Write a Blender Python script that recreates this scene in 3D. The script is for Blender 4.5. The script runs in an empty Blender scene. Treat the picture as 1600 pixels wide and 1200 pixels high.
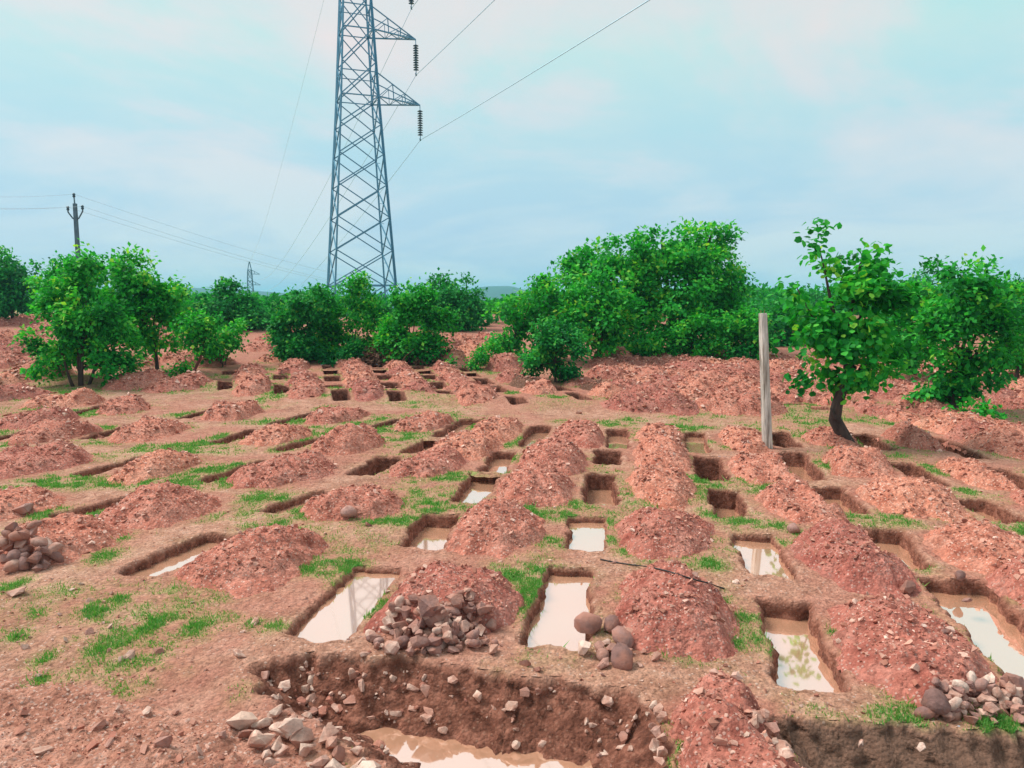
import bpy, bmesh, math, random
import numpy as np
from mathutils import Vector, Matrix

# ------------------------------------------------------------------ camera, sky, sun, exposure
scn = bpy.context.scene
C = scn.collection
R = math.radians
random.seed(7)
rng = np.random.default_rng(7)
CAMH = 3.2
PITCH = math.atan(132 / 1200)
cam = bpy.data.cameras.new('camera')
cam.lens = 27.0
cam.sensor_width = 36.0
cam.clip_start = 0.1
cam.clip_end = 9000
cam_o = bpy.data.objects.new('camera', cam)
cam_o.location = (0, 0, CAMH)
cam_o.rotation_euler = (math.pi / 2 - PITCH, 0, 0)
C.objects.link(cam_o)
scn.camera = cam_o

scn.view_settings.view_transform = 'Standard'
scn.view_settings.look = 'None'
scn.view_settings.gamma = 1.0
scn.view_settings.use_curve_mapping = False
scn.view_settings.exposure = 1.45
scn.cycles.use_denoising = True
scn.cycles.max_bounces = 8
scn.cycles.volume_bounces = 1

SUN_EL, SUN_AZ = R(54), R(-72)          # azimuth clockwise from +Y (ahead of the camera, to the left)
sl = bpy.data.lights.new('sun', 'SUN')
sl.energy = 1.4
sl.angle = R(28)
sl.color = (1.0, 0.93, 0.84)
so = bpy.data.objects.new('sun', sl)
sd = Vector((math.sin(SUN_AZ) * math.cos(SUN_EL), math.cos(SUN_AZ) * math.cos(SUN_EL), math.sin(SUN_EL)))
so.rotation_euler = sd.to_track_quat('Z', 'Y').to_euler()
so.location = sd * 60
C.objects.link(so)


class NT:
    """tiny node-tree helper"""
    def __init__(self, tree):
        self.t = tree
        tree.nodes.clear()

    def n(self, typ, **kw):
        nd = self.t.nodes.new(typ)
        for k, v in kw.items():
            if hasattr(nd, k) and k not in nd.inputs:
                setattr(nd, k, v)
            else:
                self.s(nd, k, v)
        return nd

    def s(self, nd, k, v):
        inp = nd.inputs[k]
        if isinstance(v, bpy.types.NodeSocket):
            self.t.links.new(v, inp)
        else:
            inp.default_value = v

    def ramp(self, fac, stops, interp='LINEAR'):
        nd = self.t.nodes.new('ShaderNodeValToRGB')
        cr = nd.color_ramp
        cr.interpolation = interp
        while len(cr.elements) < len(stops):
            cr.elements.new(0.5)
        for e, (p, c) in zip(cr.elements, stops):
            e.position = p
            e.color = (c[0], c[1], c[2], 1) if isinstance(c, (tuple, list)) else (c, c, c, 1)
        self.t.links.new(fac, nd.inputs[0])
        return nd.outputs[0]

    def mix(self, fac, a, b, blend='MIX'):
        nd = self.t.nodes.new('ShaderNodeMix')
        nd.data_type = 'RGBA'
        nd.blend_type = blend
        nd.clamp_factor = True
        for i, v in ((0, fac), (6, a), (7, b)):
            if isinstance(v, bpy.types.NodeSocket):
                self.t.links.new(v, nd.inputs[i])
            else:
                nd.inputs[i].default_value = v if i == 0 else (v[0], v[1], v[2], 1)
        return nd.outputs[2]

    def math(self, op, a, b=0.0, c=0.0, clamp=False):
        nd = self.t.nodes.new('ShaderNodeMath')
        nd.operation = op
        nd.use_clamp = clamp
        for i, v in enumerate((a, b, c)):
            if isinstance(v, bpy.types.NodeSocket):
                self.t.links.new(v, nd.inputs[i])
            else:
                nd.inputs[i].default_value = v
        return nd.outputs[0]

    def noise(self, vec, scale, detail=5, rough=0.6, dist=0.0):
        nd = self.n('ShaderNodeTexNoise')
        nd.inputs['Scale'].default_value = scale
        nd.inputs['Detail'].default_value = detail
        nd.inputs['Roughness'].default_value = rough
        nd.inputs['Distortion'].default_value = dist
        if vec is not None:
            self.t.links.new(vec, nd.inputs['Vector'])
        return nd.outputs['Fac']


# --- the overcast sky: clear-sky model behind a broken sheet of thin cloud
w = bpy.data.worlds.new('World')
scn.world = w
w.use_nodes = True
k = NT(w.node_tree)
sky = k.n('ShaderNodeTexSky', sky_type='NISHITA')
sky.sun_disc = False
sky.sun_elevation = SUN_EL
sky.sun_rotation = SUN_AZ
sky.dust_density = 2.0
tc = k.n('ShaderNodeTexCoord')
sep = k.n('ShaderNodeSeparateXYZ', Vector=tc.outputs['Generated'])
el = k.math('MAXIMUM', sep.outputs['Z'], 0.0)
den = k.math('ADD', el, 0.22)
cv = k.n('ShaderNodeCombineXYZ', X=k.math('DIVIDE', sep.outputs['X'], den), Y=k.math('DIVIDE', sep.outputs['Y'], den), Z=0.37)
n1 = k.noise(cv.outputs[0], 0.95, 6, 0.55, 0.7)
n2 = k.noise(cv.outputs[0], 2.1, 4, 0.55, 0.2)
f = k.math('ADD', k.math('MULTIPLY', n1, 0.75), k.math('MULTIPLY', n2, 0.25))
cl = k.ramp(f, [(0.38, (0.43, 0.69, 0.68)), (0.46, (0.49, 0.69, 0.67)), (0.52, (0.62, 0.67, 0.66)), (0.60, (0.73, 0.66, 0.64))])
low = k.ramp(f, [(0.42, (0.36, 0.53, 0.68)), (0.60, (0.50, 0.64, 0.70))])
elf = k.ramp(el, [(0.0, 0.0), (0.09, 0.12), (0.18, 0.5), (0.30, 1.0)])
cloud = k.mix(elf, low, cl)
cloud = k.n('ShaderNodeVectorMath', operation='SCALE')
k.t.links.new(k.mix(elf, low, cl), cloud.inputs[0])
cloud.inputs['Scale'].default_value = 4.3
final = k.mix(0.94, sky.outputs[0], cloud.outputs[0])
bg = k.n('ShaderNodeBackground', Color=final, Strength=0.1)
wo = k.n('ShaderNodeOutputWorld')
k.t.links.new(bg.outputs[0], wo.inputs[0])


# ------------------------------------------------------------------ helpers
def _hash(ix, iy, seed):
    h = (ix.astype(np.int64) * 374761393 + iy.astype(np.int64) * 668265263 + seed * 974711) & 0xffffffff
    h = ((h ^ (h >> 13)) * 1274126177) & 0xffffffff
    h = ((h ^ (h >> 16)) * 2246822519) & 0xffffffff
    return ((h ^ (h >> 15)) & 0xffffff) / float(0xffffff)


def vnoise(x, y, seed=0):
    x = np.asarray(x, float); y = np.asarray(y, float)
    ix = np.floor(x); iy = np.floor(y)
    fx = x - ix; fy = y - iy
    fx = fx * fx * (3 - 2 * fx); fy = fy * fy * (3 - 2 * fy)
    a = _hash(ix, iy, seed); b = _hash(ix + 1, iy, seed)
    c = _hash(ix, iy + 1, seed); d = _hash(ix + 1, iy + 1, seed)
    return (a + (b - a) * fx) * (1 - fy) + (c + (d - c) * fx) * fy


def fbm(x, y, octv=4, seed=0, gain=0.5):
    s = 0.0; amp = 1.0; tot = 0.0
    for o in range(octv):
        s = s + amp * vnoise(x * 2 ** o + 17.3 * o, y * 2 ** o - 9.1 * o, seed + o)
        tot += amp; amp *= gain
    return s / tot - 0.5


def sstep(a, b, x):
    t = np.clip((x - a) / (b - a), 0, 1)
    return t * t * (3 - 2 * t)


BX = np.array([-60, -17, -9.5, -6.7, -1.9, 0.6, 3.8, 8, 11, 16, 60.0])
BY = np.array([33, 28.5, 26.6, 25.4, 24.0, 23.2, 22.4, 21.6, 21.2, 20.2, 16.0])


def gz_base(x, y):
    x = np.asarray(x, float); y = np.asarray(y, float)
    z = np.interp(y, [-50, 23, 30, 40, 50, 60, 75, 90, 150, 340, 700, 6000], [0, 0, .30, .77, 1.2, 1.62, 1.95, 2.0, 0, -9, -12, -14])
    yb = np.interp(x, BX, BY)
    z = z + 0.20 * np.exp(-((y - yb) / 0.75) ** 2) * (0.7 + 0.9 * (fbm(x * .35, y * .35, 2, 91) + .5) * .6)
    return z


def gz(x, y):
    x = np.asarray(x, float); y = np.asarray(y, float)
    near = np.exp(-np.maximum(y - 40, 0) / 40.0)
    z = gz_base(x, y) + 0.13 * fbm(x * .45, y * .45, 3, 11) * near
    z = z + 0.045 * fbm(x * 2.2, y * 2.2, 3, 23) * near + 0.030 * fbm(x * 9, y * 9, 3, 31) * near
    return z


def ray(px, py):
    a = (px - 800) / 1200; b = (600 - py) / 1200
    return a, math.cos(PITCH) + b * math.sin(PITCH), -math.sin(PITCH) + b * math.cos(PITCH)


def at(px, py, Y):
    """the point at depth Y seen at this pixel of the photograph"""
    d = ray(px, py)
    return Vector((d[0] * Y / d[1], Y, CAMH + d[2] * Y / d[1]))


def G(px, py):
    """ground point under a pixel"""
    d = ray(px, py)
    t = 3.0
    x = y = 0
    for i in range(60):
        x, y = d[0] * t, d[1] * t
        zz = float(gz_base(x, y))
        tn = (zz - CAMH) / d[2] if d[2] < -1e-4 else 90
        t = min(0.5 * t + 0.5 * tn, 120)
    return np.array([x, y])


def mesh_from(name, V, F, smooth=True, attrs=None):
    """V (n,3), F (m,3) or (m,4) int arrays"""
    me = bpy.data.meshes.new(name)
    V = np.asarray(V, np.float32); F = np.asarray(F, np.int32)
    me.vertices.add(len(V)); me.vertices.foreach_set('co', V.ravel())
    kk = F.shape[1]
    me.loops.add(F.size); me.loops.foreach_set('vertex_index', F.ravel())
    me.polygons.add(len(F))
    me.polygons.foreach_set('loop_start', np.arange(0, F.size, kk, dtype=np.int32))
    me.polygons.foreach_set('loop_total', np.full(len(F), kk, np.int32))
    me.polygons.foreach_set('use_smooth', np.full(len(F), smooth, bool))
    for an, av in (attrs or {}).items():
        a = me.attributes.new(an, 'FLOAT', 'POINT')
        a.data.foreach_set('value', np.asarray(av, np.float32))
    me.update(calc_edges=True)
    me.validate()
    return me


def link(name, me, mat=None, parent=None, loc=None, label=None, cat=None, group=None, kind=None):
    o = bpy.data.objects.new(name, me)
    C.objects.link(o)
    if mat is not None and me is not None and not me.materials:
        me.materials.append(mat)
    if parent is not None:
        o.parent = parent
    if loc is not None:
        o.location = loc
    if label: o['label'] = label
    if cat: o['category'] = cat
    if group: o['group'] = group
    if kind: o['kind'] = kind
    return o


def grid_faces(nr, ncol):
    i = np.arange(nr * ncol).reshape(nr, ncol)
    return np.stack([i[:-1, :-1], i[:-1, 1:], i[1:, 1:], i[1:, :-1]], -1).reshape(-1, 4)


def tube_arrays(pts, rads, seg=8, squash=None):
    pts = [Vector(p) for p in pts]
    V = []; n = len(pts)
    up = Vector((0.13, 0.97, 0.2))
    for i, p in enumerate(pts):
        t = (pts[min(i + 1, n - 1)] - pts[max(i - 1, 0)]).normalized()
        a = t.cross(up)
        if a.length < 1e-3: a = t.cross(Vector((1, 0, 0)))
        a.normalize(); b = t.cross(a).normalized()
        for s in range(seg):
            th = 2 * math.pi * s / seg
            V.append(p + (a * math.cos(th) + b * math.sin(th)) * rads[i])
    F = []
    for i in range(n - 1):
        for s in range(seg):
            s2 = (s + 1) % seg
            F.append((i * seg + s, i * seg + s2, (i + 1) * seg + s2, (i + 1) * seg + s))
    V.append(pts[0]); V.append(pts[-1])
    c0, c1 = len(V) - 2, len(V) - 1
    for s in range(seg):
        s2 = (s + 1) % seg
        F.append((c0, s2, s, s)); F.append((c1, (n - 1) * seg + s, (n - 1) * seg + s2, (n - 1) * seg + s2))
    tri = []
    for f in F:
        tri.append((f[0], f[1], f[2]))
        if f[3] != f[2]: tri.append((f[0], f[2], f[3]))
    return np.array([tuple(v) for v in V]), np.array(tri)


def box_arrays(sx, sy, sz, z0=0.0, taper=1.0):
    hx, hy = sx / 2, sy / 2
    V = [(-hx, -hy, z0), (hx, -hy, z0), (hx, hy, z0), (-hx, hy, z0)]
    V += [(x * taper, y * taper, z0 + sz) for x, y, _ in V]
    F = [(0, 3, 2, 1), (4, 5, 6, 7), (0, 1, 5, 4), (1, 2, 6, 5), (2, 3, 7, 6), (3, 0, 4, 7)]
    return np.array(V, float), np.array(F)


# ------------------------------------------------------------------ materials
def new_mat(name):
    m = bpy.data.materials.new(name)
    m.use_nodes = True
    return m, NT(m.node_tree)


def finish(k, shader, disp=None):
    o = k.n('ShaderNodeOutputMaterial')
    k.t.links.new(shader, o.inputs['Surface'])


def soil_mat(name, dark, mid, light, pale, bump=0.6, attrs=False, vary=True, speck=0.80):
    m, k = new_mat(name)
    tc = k.n('ShaderNodeTexCoord')
    v = tc.outputs['Object']
    a = k.noise(v, 1.1, 6, 0.62, 0.3)
    b = k.noise(v, 21, 6, 0.72)
    c = k.noise(v, 5.0, 5, 0.65)
    col = k.ramp(k.math('ADD', k.math('MULTIPLY', a, 0.5), k.math('MULTIPLY', c, 0.5)), [(0.36, dark), (0.5, mid), (0.66, light)])
    br = k.ramp(b, [(0.30, 0.55), (0.5, 0.95), (0.70, 1.35)])
    col = k.mix(1.0, col, br, 'MULTIPLY')
    vo = k.n('ShaderNodeTexVoronoi', Vector=v, Scale=34.0)
    vo.inputs['Randomness'].default_value = 1.0
    sv = k.n('ShaderNodeSeparateColor', Color=vo.outputs['Color'])
    isp = k.math('MULTIPLY', k.math('GREATER_THAN', sv.outputs[0], speck), k.math('LESS_THAN', vo.outputs['Distance'], 0.42))
    pc = k.mix(sv.outputs[1], pale, (pale[0] * .55, pale[1] * .45, pale[2] * .45))
    col = k.mix(k.math('MULTIPLY', isp, 0.75), col, pc)
    vo2 = k.n('ShaderNodeTexVoronoi', Vector=v, Scale=15.0)
    s2 = k.n('ShaderNodeSeparateColor', Color=vo2.outputs['Color'])
    col = k.mix(0.22, col, k.ramp(s2.outputs[2], [(0, 0.25), (1, 1.0)]), 'MULTIPLY')
    if vary:
        pn = k.noise(v, 1.3, 3, 0.6, 0.6)
        col = k.mix(k.ramp(pn, [(0.56, 0.0), (0.66, 0.45)]), col, k.mix(1.0, (0.26, 0.125, 0.09), br, 'MULTIPLY'))
        oi = k.n('ShaderNodeObjectInfo')
        hs = k.n('ShaderNodeHueSaturation', Color=col)
        k.s(hs, 'Hue', k.math('ADD', k.math('MULTIPLY', oi.outputs['Random'], 0.012), 0.490))
        k.s(hs, 'Value', k.math('ADD', k.math('MULTIPLY', oi.outputs['Random'], 0.36), 0.84))
        col = hs.outputs[0]
    if attrs:
        lt = k.noise(v, 48, 3, 0.6)
        col = k.mix(k.ramp(lt, [(0.30, 0.75), (0.40, 0.0)]), col, (0.13, 0.075, 0.045))
        rd = k.n('ShaderNodeAttribute', attribute_name='red').outputs['Fac']
        col = k.mix(k.math('MULTIPLY', rd, k.ramp(k.noise(v, 3, 4), [(.3, .5), (.6, 1.0)])), col, k.mix(1.0, k.mix(c, (0.33, 0.11, 0.08), (0.58, 0.245, 0.185)), br, 'MULTIPLY'))
        g = k.n('ShaderNodeAttribute', attribute_name='grass').outputs['Fac']
        gn = k.noise(v, 7, 5, 0.7)
        gm = k.math('MULTIPLY', g, k.ramp(gn, [(0.34, 0.15), (0.60, 1.0)]), clamp=True)
        gc = k.mix(g, (0.40, 0.30, 0.14), (0.24, 0.38, 0.10))
        col = k.mix(k.math('MULTIPLY', gm, 0.85), col, k.mix(1.0, gc, br, 'MULTIPLY'))
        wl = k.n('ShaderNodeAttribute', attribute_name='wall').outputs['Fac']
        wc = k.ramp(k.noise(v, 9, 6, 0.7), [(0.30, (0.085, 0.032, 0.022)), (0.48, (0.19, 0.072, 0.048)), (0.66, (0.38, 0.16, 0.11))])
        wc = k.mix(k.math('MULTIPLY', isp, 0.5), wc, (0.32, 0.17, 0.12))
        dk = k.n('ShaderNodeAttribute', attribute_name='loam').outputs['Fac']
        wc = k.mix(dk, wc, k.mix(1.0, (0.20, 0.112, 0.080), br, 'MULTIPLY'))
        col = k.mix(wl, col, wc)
    bp = k.n('ShaderNodeBump', Strength=bump, Distance=0.035)
    hh = k.math('ADD', k.math('MULTIPLY', b, 0.9), k.math('MULTIPLY', k.math('SUBTRACT', 0.5, vo.outputs['Distance']), 0.55))
    hh = k.math('ADD', hh, k.math('MULTIPLY', k.math('SUBTRACT', 0.5, vo2.outputs['Distance']), 0.8))
    k.s(bp, 'Height', hh)
    p = k.n('ShaderNodeBsdfPrincipled', Roughness=0.95)
    k.s(p, 'Base Color', col)
    k.s(p, 'Normal', bp.outputs[0])
    p.inputs['Specular IOR Level'].default_value = 0.15
    finish(k, p.outputs[0])
    return m


M_GROUND = soil_mat('dry_soil', (0.32, 0.145, 0.098), (0.53, 0.268, 0.188), (0.68, 0.40, 0.30), (0.80, 0.60, 0.51), 0.8, attrs=True, vary=False, speck=0.86)
M_MOUND = soil_mat('red_soil', (0.37, 0.115, 0.076), (0.58, 0.222, 0.152), (0.73, 0.34, 0.25), (0.84, 0.56, 0.46), 0.75, speck=0.70)
M_GRAVEL = soil_mat('loose_gravel', (0.35, 0.135, 0.092), (0.56, 0.255, 0.180), (0.70, 0.38, 0.29), (0.82, 0.58, 0.49), 0.9, vary=False, speck=0.66)
M_BROWN = soil_mat('brown_soil', (0.10, 0.052, 0.036), (0.17, 0.085, 0.058), (0.26, 0.13, 0.09), (0.45, 0.30, 0.23), 0.9, speck=0.78)


def stone_mat(name, cols, vary=1.0):
    m, k = new_mat(name)
    tc = k.n('ShaderNodeTexCoord')
    oi = k.n('ShaderNodeObjectInfo')
    geo = k.n('ShaderNodeNewGeometry')
    rnd = k.math('FRACT', k.math('ADD', oi.outputs['Random'], geo.outputs['Random Per Island']))
    col = k.ramp(rnd, [(i / max(1, len(cols) - 1), c) for i, c in enumerate(cols)])
    vadd = k.n('ShaderNodeVectorMath', operation='ADD')
    k.t.links.new(tc.outputs['Object'], vadd.inputs[0])
    sc = k.n('ShaderNodeVectorMath', operation='SCALE')
    k.t.links.new(oi.outputs['Location'], sc.inputs[0]); sc.inputs['Scale'].default_value = 3.1
    k.t.links.new(sc.outputs[0], vadd.inputs[1])
    n = k.noise(vadd.outputs[0], 2.6, 6, 0.65)
    col = k.mix(1.0, col, k.ramp(n, [(0.3, 0.62), (0.5, 0.95), (0.72, 1.30)]), 'MULTIPLY')
    red = k.noise(vadd.outputs[0], 1.1, 4, 0.6)
    col = k.mix(k.math('MULTIPLY', k.ramp(red, [(0.44, 0.0), (0.60, 1.0)]), 0.72), col, (0.44, 0.19, 0.135))
    bp = k.n('ShaderNodeBump', Strength=0.45, Distance=0.05)
    k.s(bp, 'Height', k.noise(vadd.outputs[0], 6, 6, 0.7))
    p = k.n('ShaderNodeBsdfPrincipled', Roughness=0.85)
    k.s(p, 'Base Color', col); k.s(p, 'Normal', bp.outputs[0])
    p.inputs['Specular IOR Level'].default_value = 0.25
    finish(k, p.outputs[0])
    return m


M_STONE = stone_mat('mixed_stone', [(0.28, 0.14, 0.115), (0.54, 0.29, 0.23), (0.38, 0.205, 0.175), (0.66, 0.40, 0.32), (0.78, 0.56, 0.47)])
M_DARKSTONE = stone_mat('dark_stone', [(0.24, 0.13, 0.115), (0.36, 0.20, 0.175), (0.44, 0.255, 0.22)])
M_PALE = stone_mat('pale_stone', [(0.66, 0.44, 0.35), (0.78, 0.58, 0.49), (0.56, 0.32, 0.25)])
M_RUBBLE = stone_mat('red_rubble', [(0.25, 0.08, 0.06), (0.60, 0.26, 0.19), (0.40, 0.14, 0.10), (0.72, 0.38, 0.29), (0.82, 0.57, 0.48)])


def water_mat():
    m, k = new_mat('muddy_water')
    tc = k.n('ShaderNodeTexCoord')
    n = k.noise(tc.outputs['Object'], 1.6, 3, 0.5)
    d = k.n('ShaderNodeBsdfPrincipled', Roughness=0.6)
    k.s(d, 'Base Color', k.mix(n, (0.92, 0.44, 0.25), (0.96, 0.52, 0.33)))
    g = k.n('ShaderNodeBsdfGlossy', Roughness=0.035)
    g.inputs['Color'].default_value = (1, 0.98, 0.97, 1)
    lw = k.n('ShaderNodeFresnel', IOR=3.2)
    mx = k.n('ShaderNodeMixShader')
    k.t.links.new(k.math('ADD', lw.outputs[0], 0.35, clamp=True), mx.inputs[0])
    k.t.links.new(d.outputs[0], mx.inputs[1]); k.t.links.new(g.outputs[0], mx.inputs[2])
    finish(k, mx.outputs[0])
    return m


M_WATER = water_mat()


def leaf_mat(name, dark, mid, light, yellow, trans=0.25):
    m, k = new_mat(name)
    geo = k.n('ShaderNodeNewGeometry')
    t = k.n('ShaderNodeAttribute', attribute_name='tint').outputs['Fac']
    r = geo.outputs['Random Per Island']
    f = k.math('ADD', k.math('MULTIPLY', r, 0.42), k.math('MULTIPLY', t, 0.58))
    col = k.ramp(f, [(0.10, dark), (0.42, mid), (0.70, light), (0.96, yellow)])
    p = k.n('ShaderNodeBsdfPrincipled', Roughness=0.55)
    k.s(p, 'Base Color', col)
    p.inputs['Specular IOR Level'].default_value = 0.16
    tr = k.n('ShaderNodeBsdfTranslucent')
    k.s(tr, 'Color', k.mix(1.0, col, (1.0, 1.3, 0.5), 'MULTIPLY'))
    mx = k.n('ShaderNodeMixShader')
    mx.inputs[0].default_value = trans
    k.t.links.new(p.outputs[0], mx.inputs[1]); k.t.links.new(tr.outputs[0], mx.inputs[2])
    finish(k, mx.outputs[0])
    return m


M_LEAF = leaf_mat('green_leaves', (0.008, 0.12, 0.024), (0.026, 0.36, 0.050), (0.10, 0.58, 0.07), (0.55, 0.72, 0.07), .40)
M_LEAF2 = leaf_mat('blue_green_leaves', (0.008, 0.11, 0.032), (0.020, 0.28, 0.060), (0.075, 0.48, 0.090), (0.36, 0.60, 0.10), .38)
M_GRASS = leaf_mat('grass_blades', (0.08, 0.30, 0.06), (0.15, 0.37, 0.08), (0.26, 0.38, 0.11), (0.46, 0.40, 0.20), 0.3)
M_DRYLEAF = leaf_mat('dry_leaves', (0.10, 0.045, 0.03), (0.20, 0.095, 0.065), (0.30, 0.16, 0.11), (0.40, 0.24, 0.17), 0.1)


def plain_mat(name, col, rough=0.7, metal=0.0, scale=6.0, lo=0.75, hi=1.2, bump=0.2, stretch=None):
    m, k = new_mat(name)
    tc = k.n('ShaderNodeTexCoord')
    v = tc.outputs['Object']
    if stretch:
        mp = k.n('ShaderNodeMapping', Vector=v); mp.inputs['Scale'].default_value = stretch
        v = mp.outputs[0]
    n = k.noise(v, scale, 6, 0.65)
    c = k.mix(1.0, col, k.ramp(n, [(0.3, lo), (0.7, hi)]), 'MULTIPLY')
    p = k.n('ShaderNodeBsdfPrincipled', Roughness=rough, Metallic=metal)
    k.s(p, 'Base Color', c)
    if bump:
        b = k.n('ShaderNodeBump', Strength=bump, Distance=0.02)
        k.s(b, 'Height', n); k.s(p, 'Normal', b.outputs[0])
    finish(k, p.outputs[0])
    return m


M_BARK = plain_mat('bark', (0.060, 0.038, 0.032), 0.9, 0, 14, 0.5, 1.6, 0.7, (1, 1, 0.3))
M_BARKRED = plain_mat('reddish_bark', (0.16, 0.055, 0.045), 0.9, 0, 14, 0.5, 1.5, 0.6, (1, 1, 0.3))
M_STEEL = plain_mat('galvanised_steel', (0.10, 0.28, 0.40), 0.5, 0.0, 3, 0.8, 1.15, 0)
M_STEELFAR = plain_mat('far_steel', (0.10, 0.21, 0.28), 0.6, 0.1, 3, 0.8, 1.15, 0)
M_INSUL = plain_mat('glazed_insulator', (0.035, 0.075, 0.10), 0.3, 0, 3, 0.8, 1.2, 0)
M_WIRE = plain_mat('aluminium_wire', (0.50, 0.72, 0.84), 0.5, 0.3, 3, 0.9, 1.1, 0)
M_WIREFAR = plain_mat('thin_wire', (0.60, 0.78, 0.88), 0.5, 0.1, 3, 0.9, 1.1, 0)
M_CONC = plain_mat('weathered_concrete', (0.66, 0.60, 0.54), 0.9, 0, 7, 0.62, 1.2, 0.5, (1, 1, 0.25))
m_, k_s = M_CONC, None
nt = M_CONC.node_tree
pb_ = next(n_ for n_ in nt.nodes if n_.type == 'BSDF_PRINCIPLED')
src = pb_.inputs['Base Color'].links[0].from_socket
tcn = nt.nodes.new('ShaderNodeTexCoord'); mpn = nt.nodes.new('ShaderNodeMapping'); mpn.inputs['Scale'].default_value = (9, 9, .7)
nzn = nt.nodes.new('ShaderNodeTexNoise'); nzn.inputs['Scale'].default_value = 2.2; nzn.inputs['Detail'].default_value = 6
rpn = nt.nodes.new('ShaderNodeValToRGB'); rpn.color_ramp.elements[0].position = .36; rpn.color_ramp.elements[0].color = (.42, .38, .34, 1); rpn.color_ramp.elements[1].position = .56
mxn = nt.nodes.new('ShaderNodeMix'); mxn.data_type = 'RGBA'; mxn.blend_type = 'MULTIPLY'; mxn.inputs[0].default_value = 1.0
nt.links.new(tcn.outputs['Object'], mpn.inputs['Vector']); nt.links.new(mpn.outputs[0], nzn.inputs['Vector']); nt.links.new(nzn.outputs['Fac'], rpn.inputs[0])
nt.links.new(src, mxn.inputs[6]); nt.links.new(rpn.outputs[0], mxn.inputs[7]); nt.links.new(mxn.outputs[2], pb_.inputs['Base Color'])
M_CONCDARK = plain_mat('dark_concrete', (0.10, 0.16, 0.19), 0.9, 0, 5, 0.8, 1.2, 0.2)
M_HOSE = plain_mat('black_hose', (0.02, 0.018, 0.018), 0.55, 0, 9, 0.8, 1.3, 0.1)

# ------------------------------------------------------------------ layout of pits and mounds
YAW = R(10.0)
ORD = ['first', 'second', 'third', 'fourth', 'fifth', 'sixth', 'seventh', 'eighth', 'ninth', 'tenth', 'eleventh', 'twelfth', 'thirteenth', 'fourteenth', 'fifteenth', 'sixteenth', 'seventeenth', 'eighteenth', 'nineteenth', 'twentieth', 'twenty-first', 'twenty-second', 'twenty-third', 'twenty-fourth', 'twenty-fifth', 'twenty-sixth']
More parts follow.
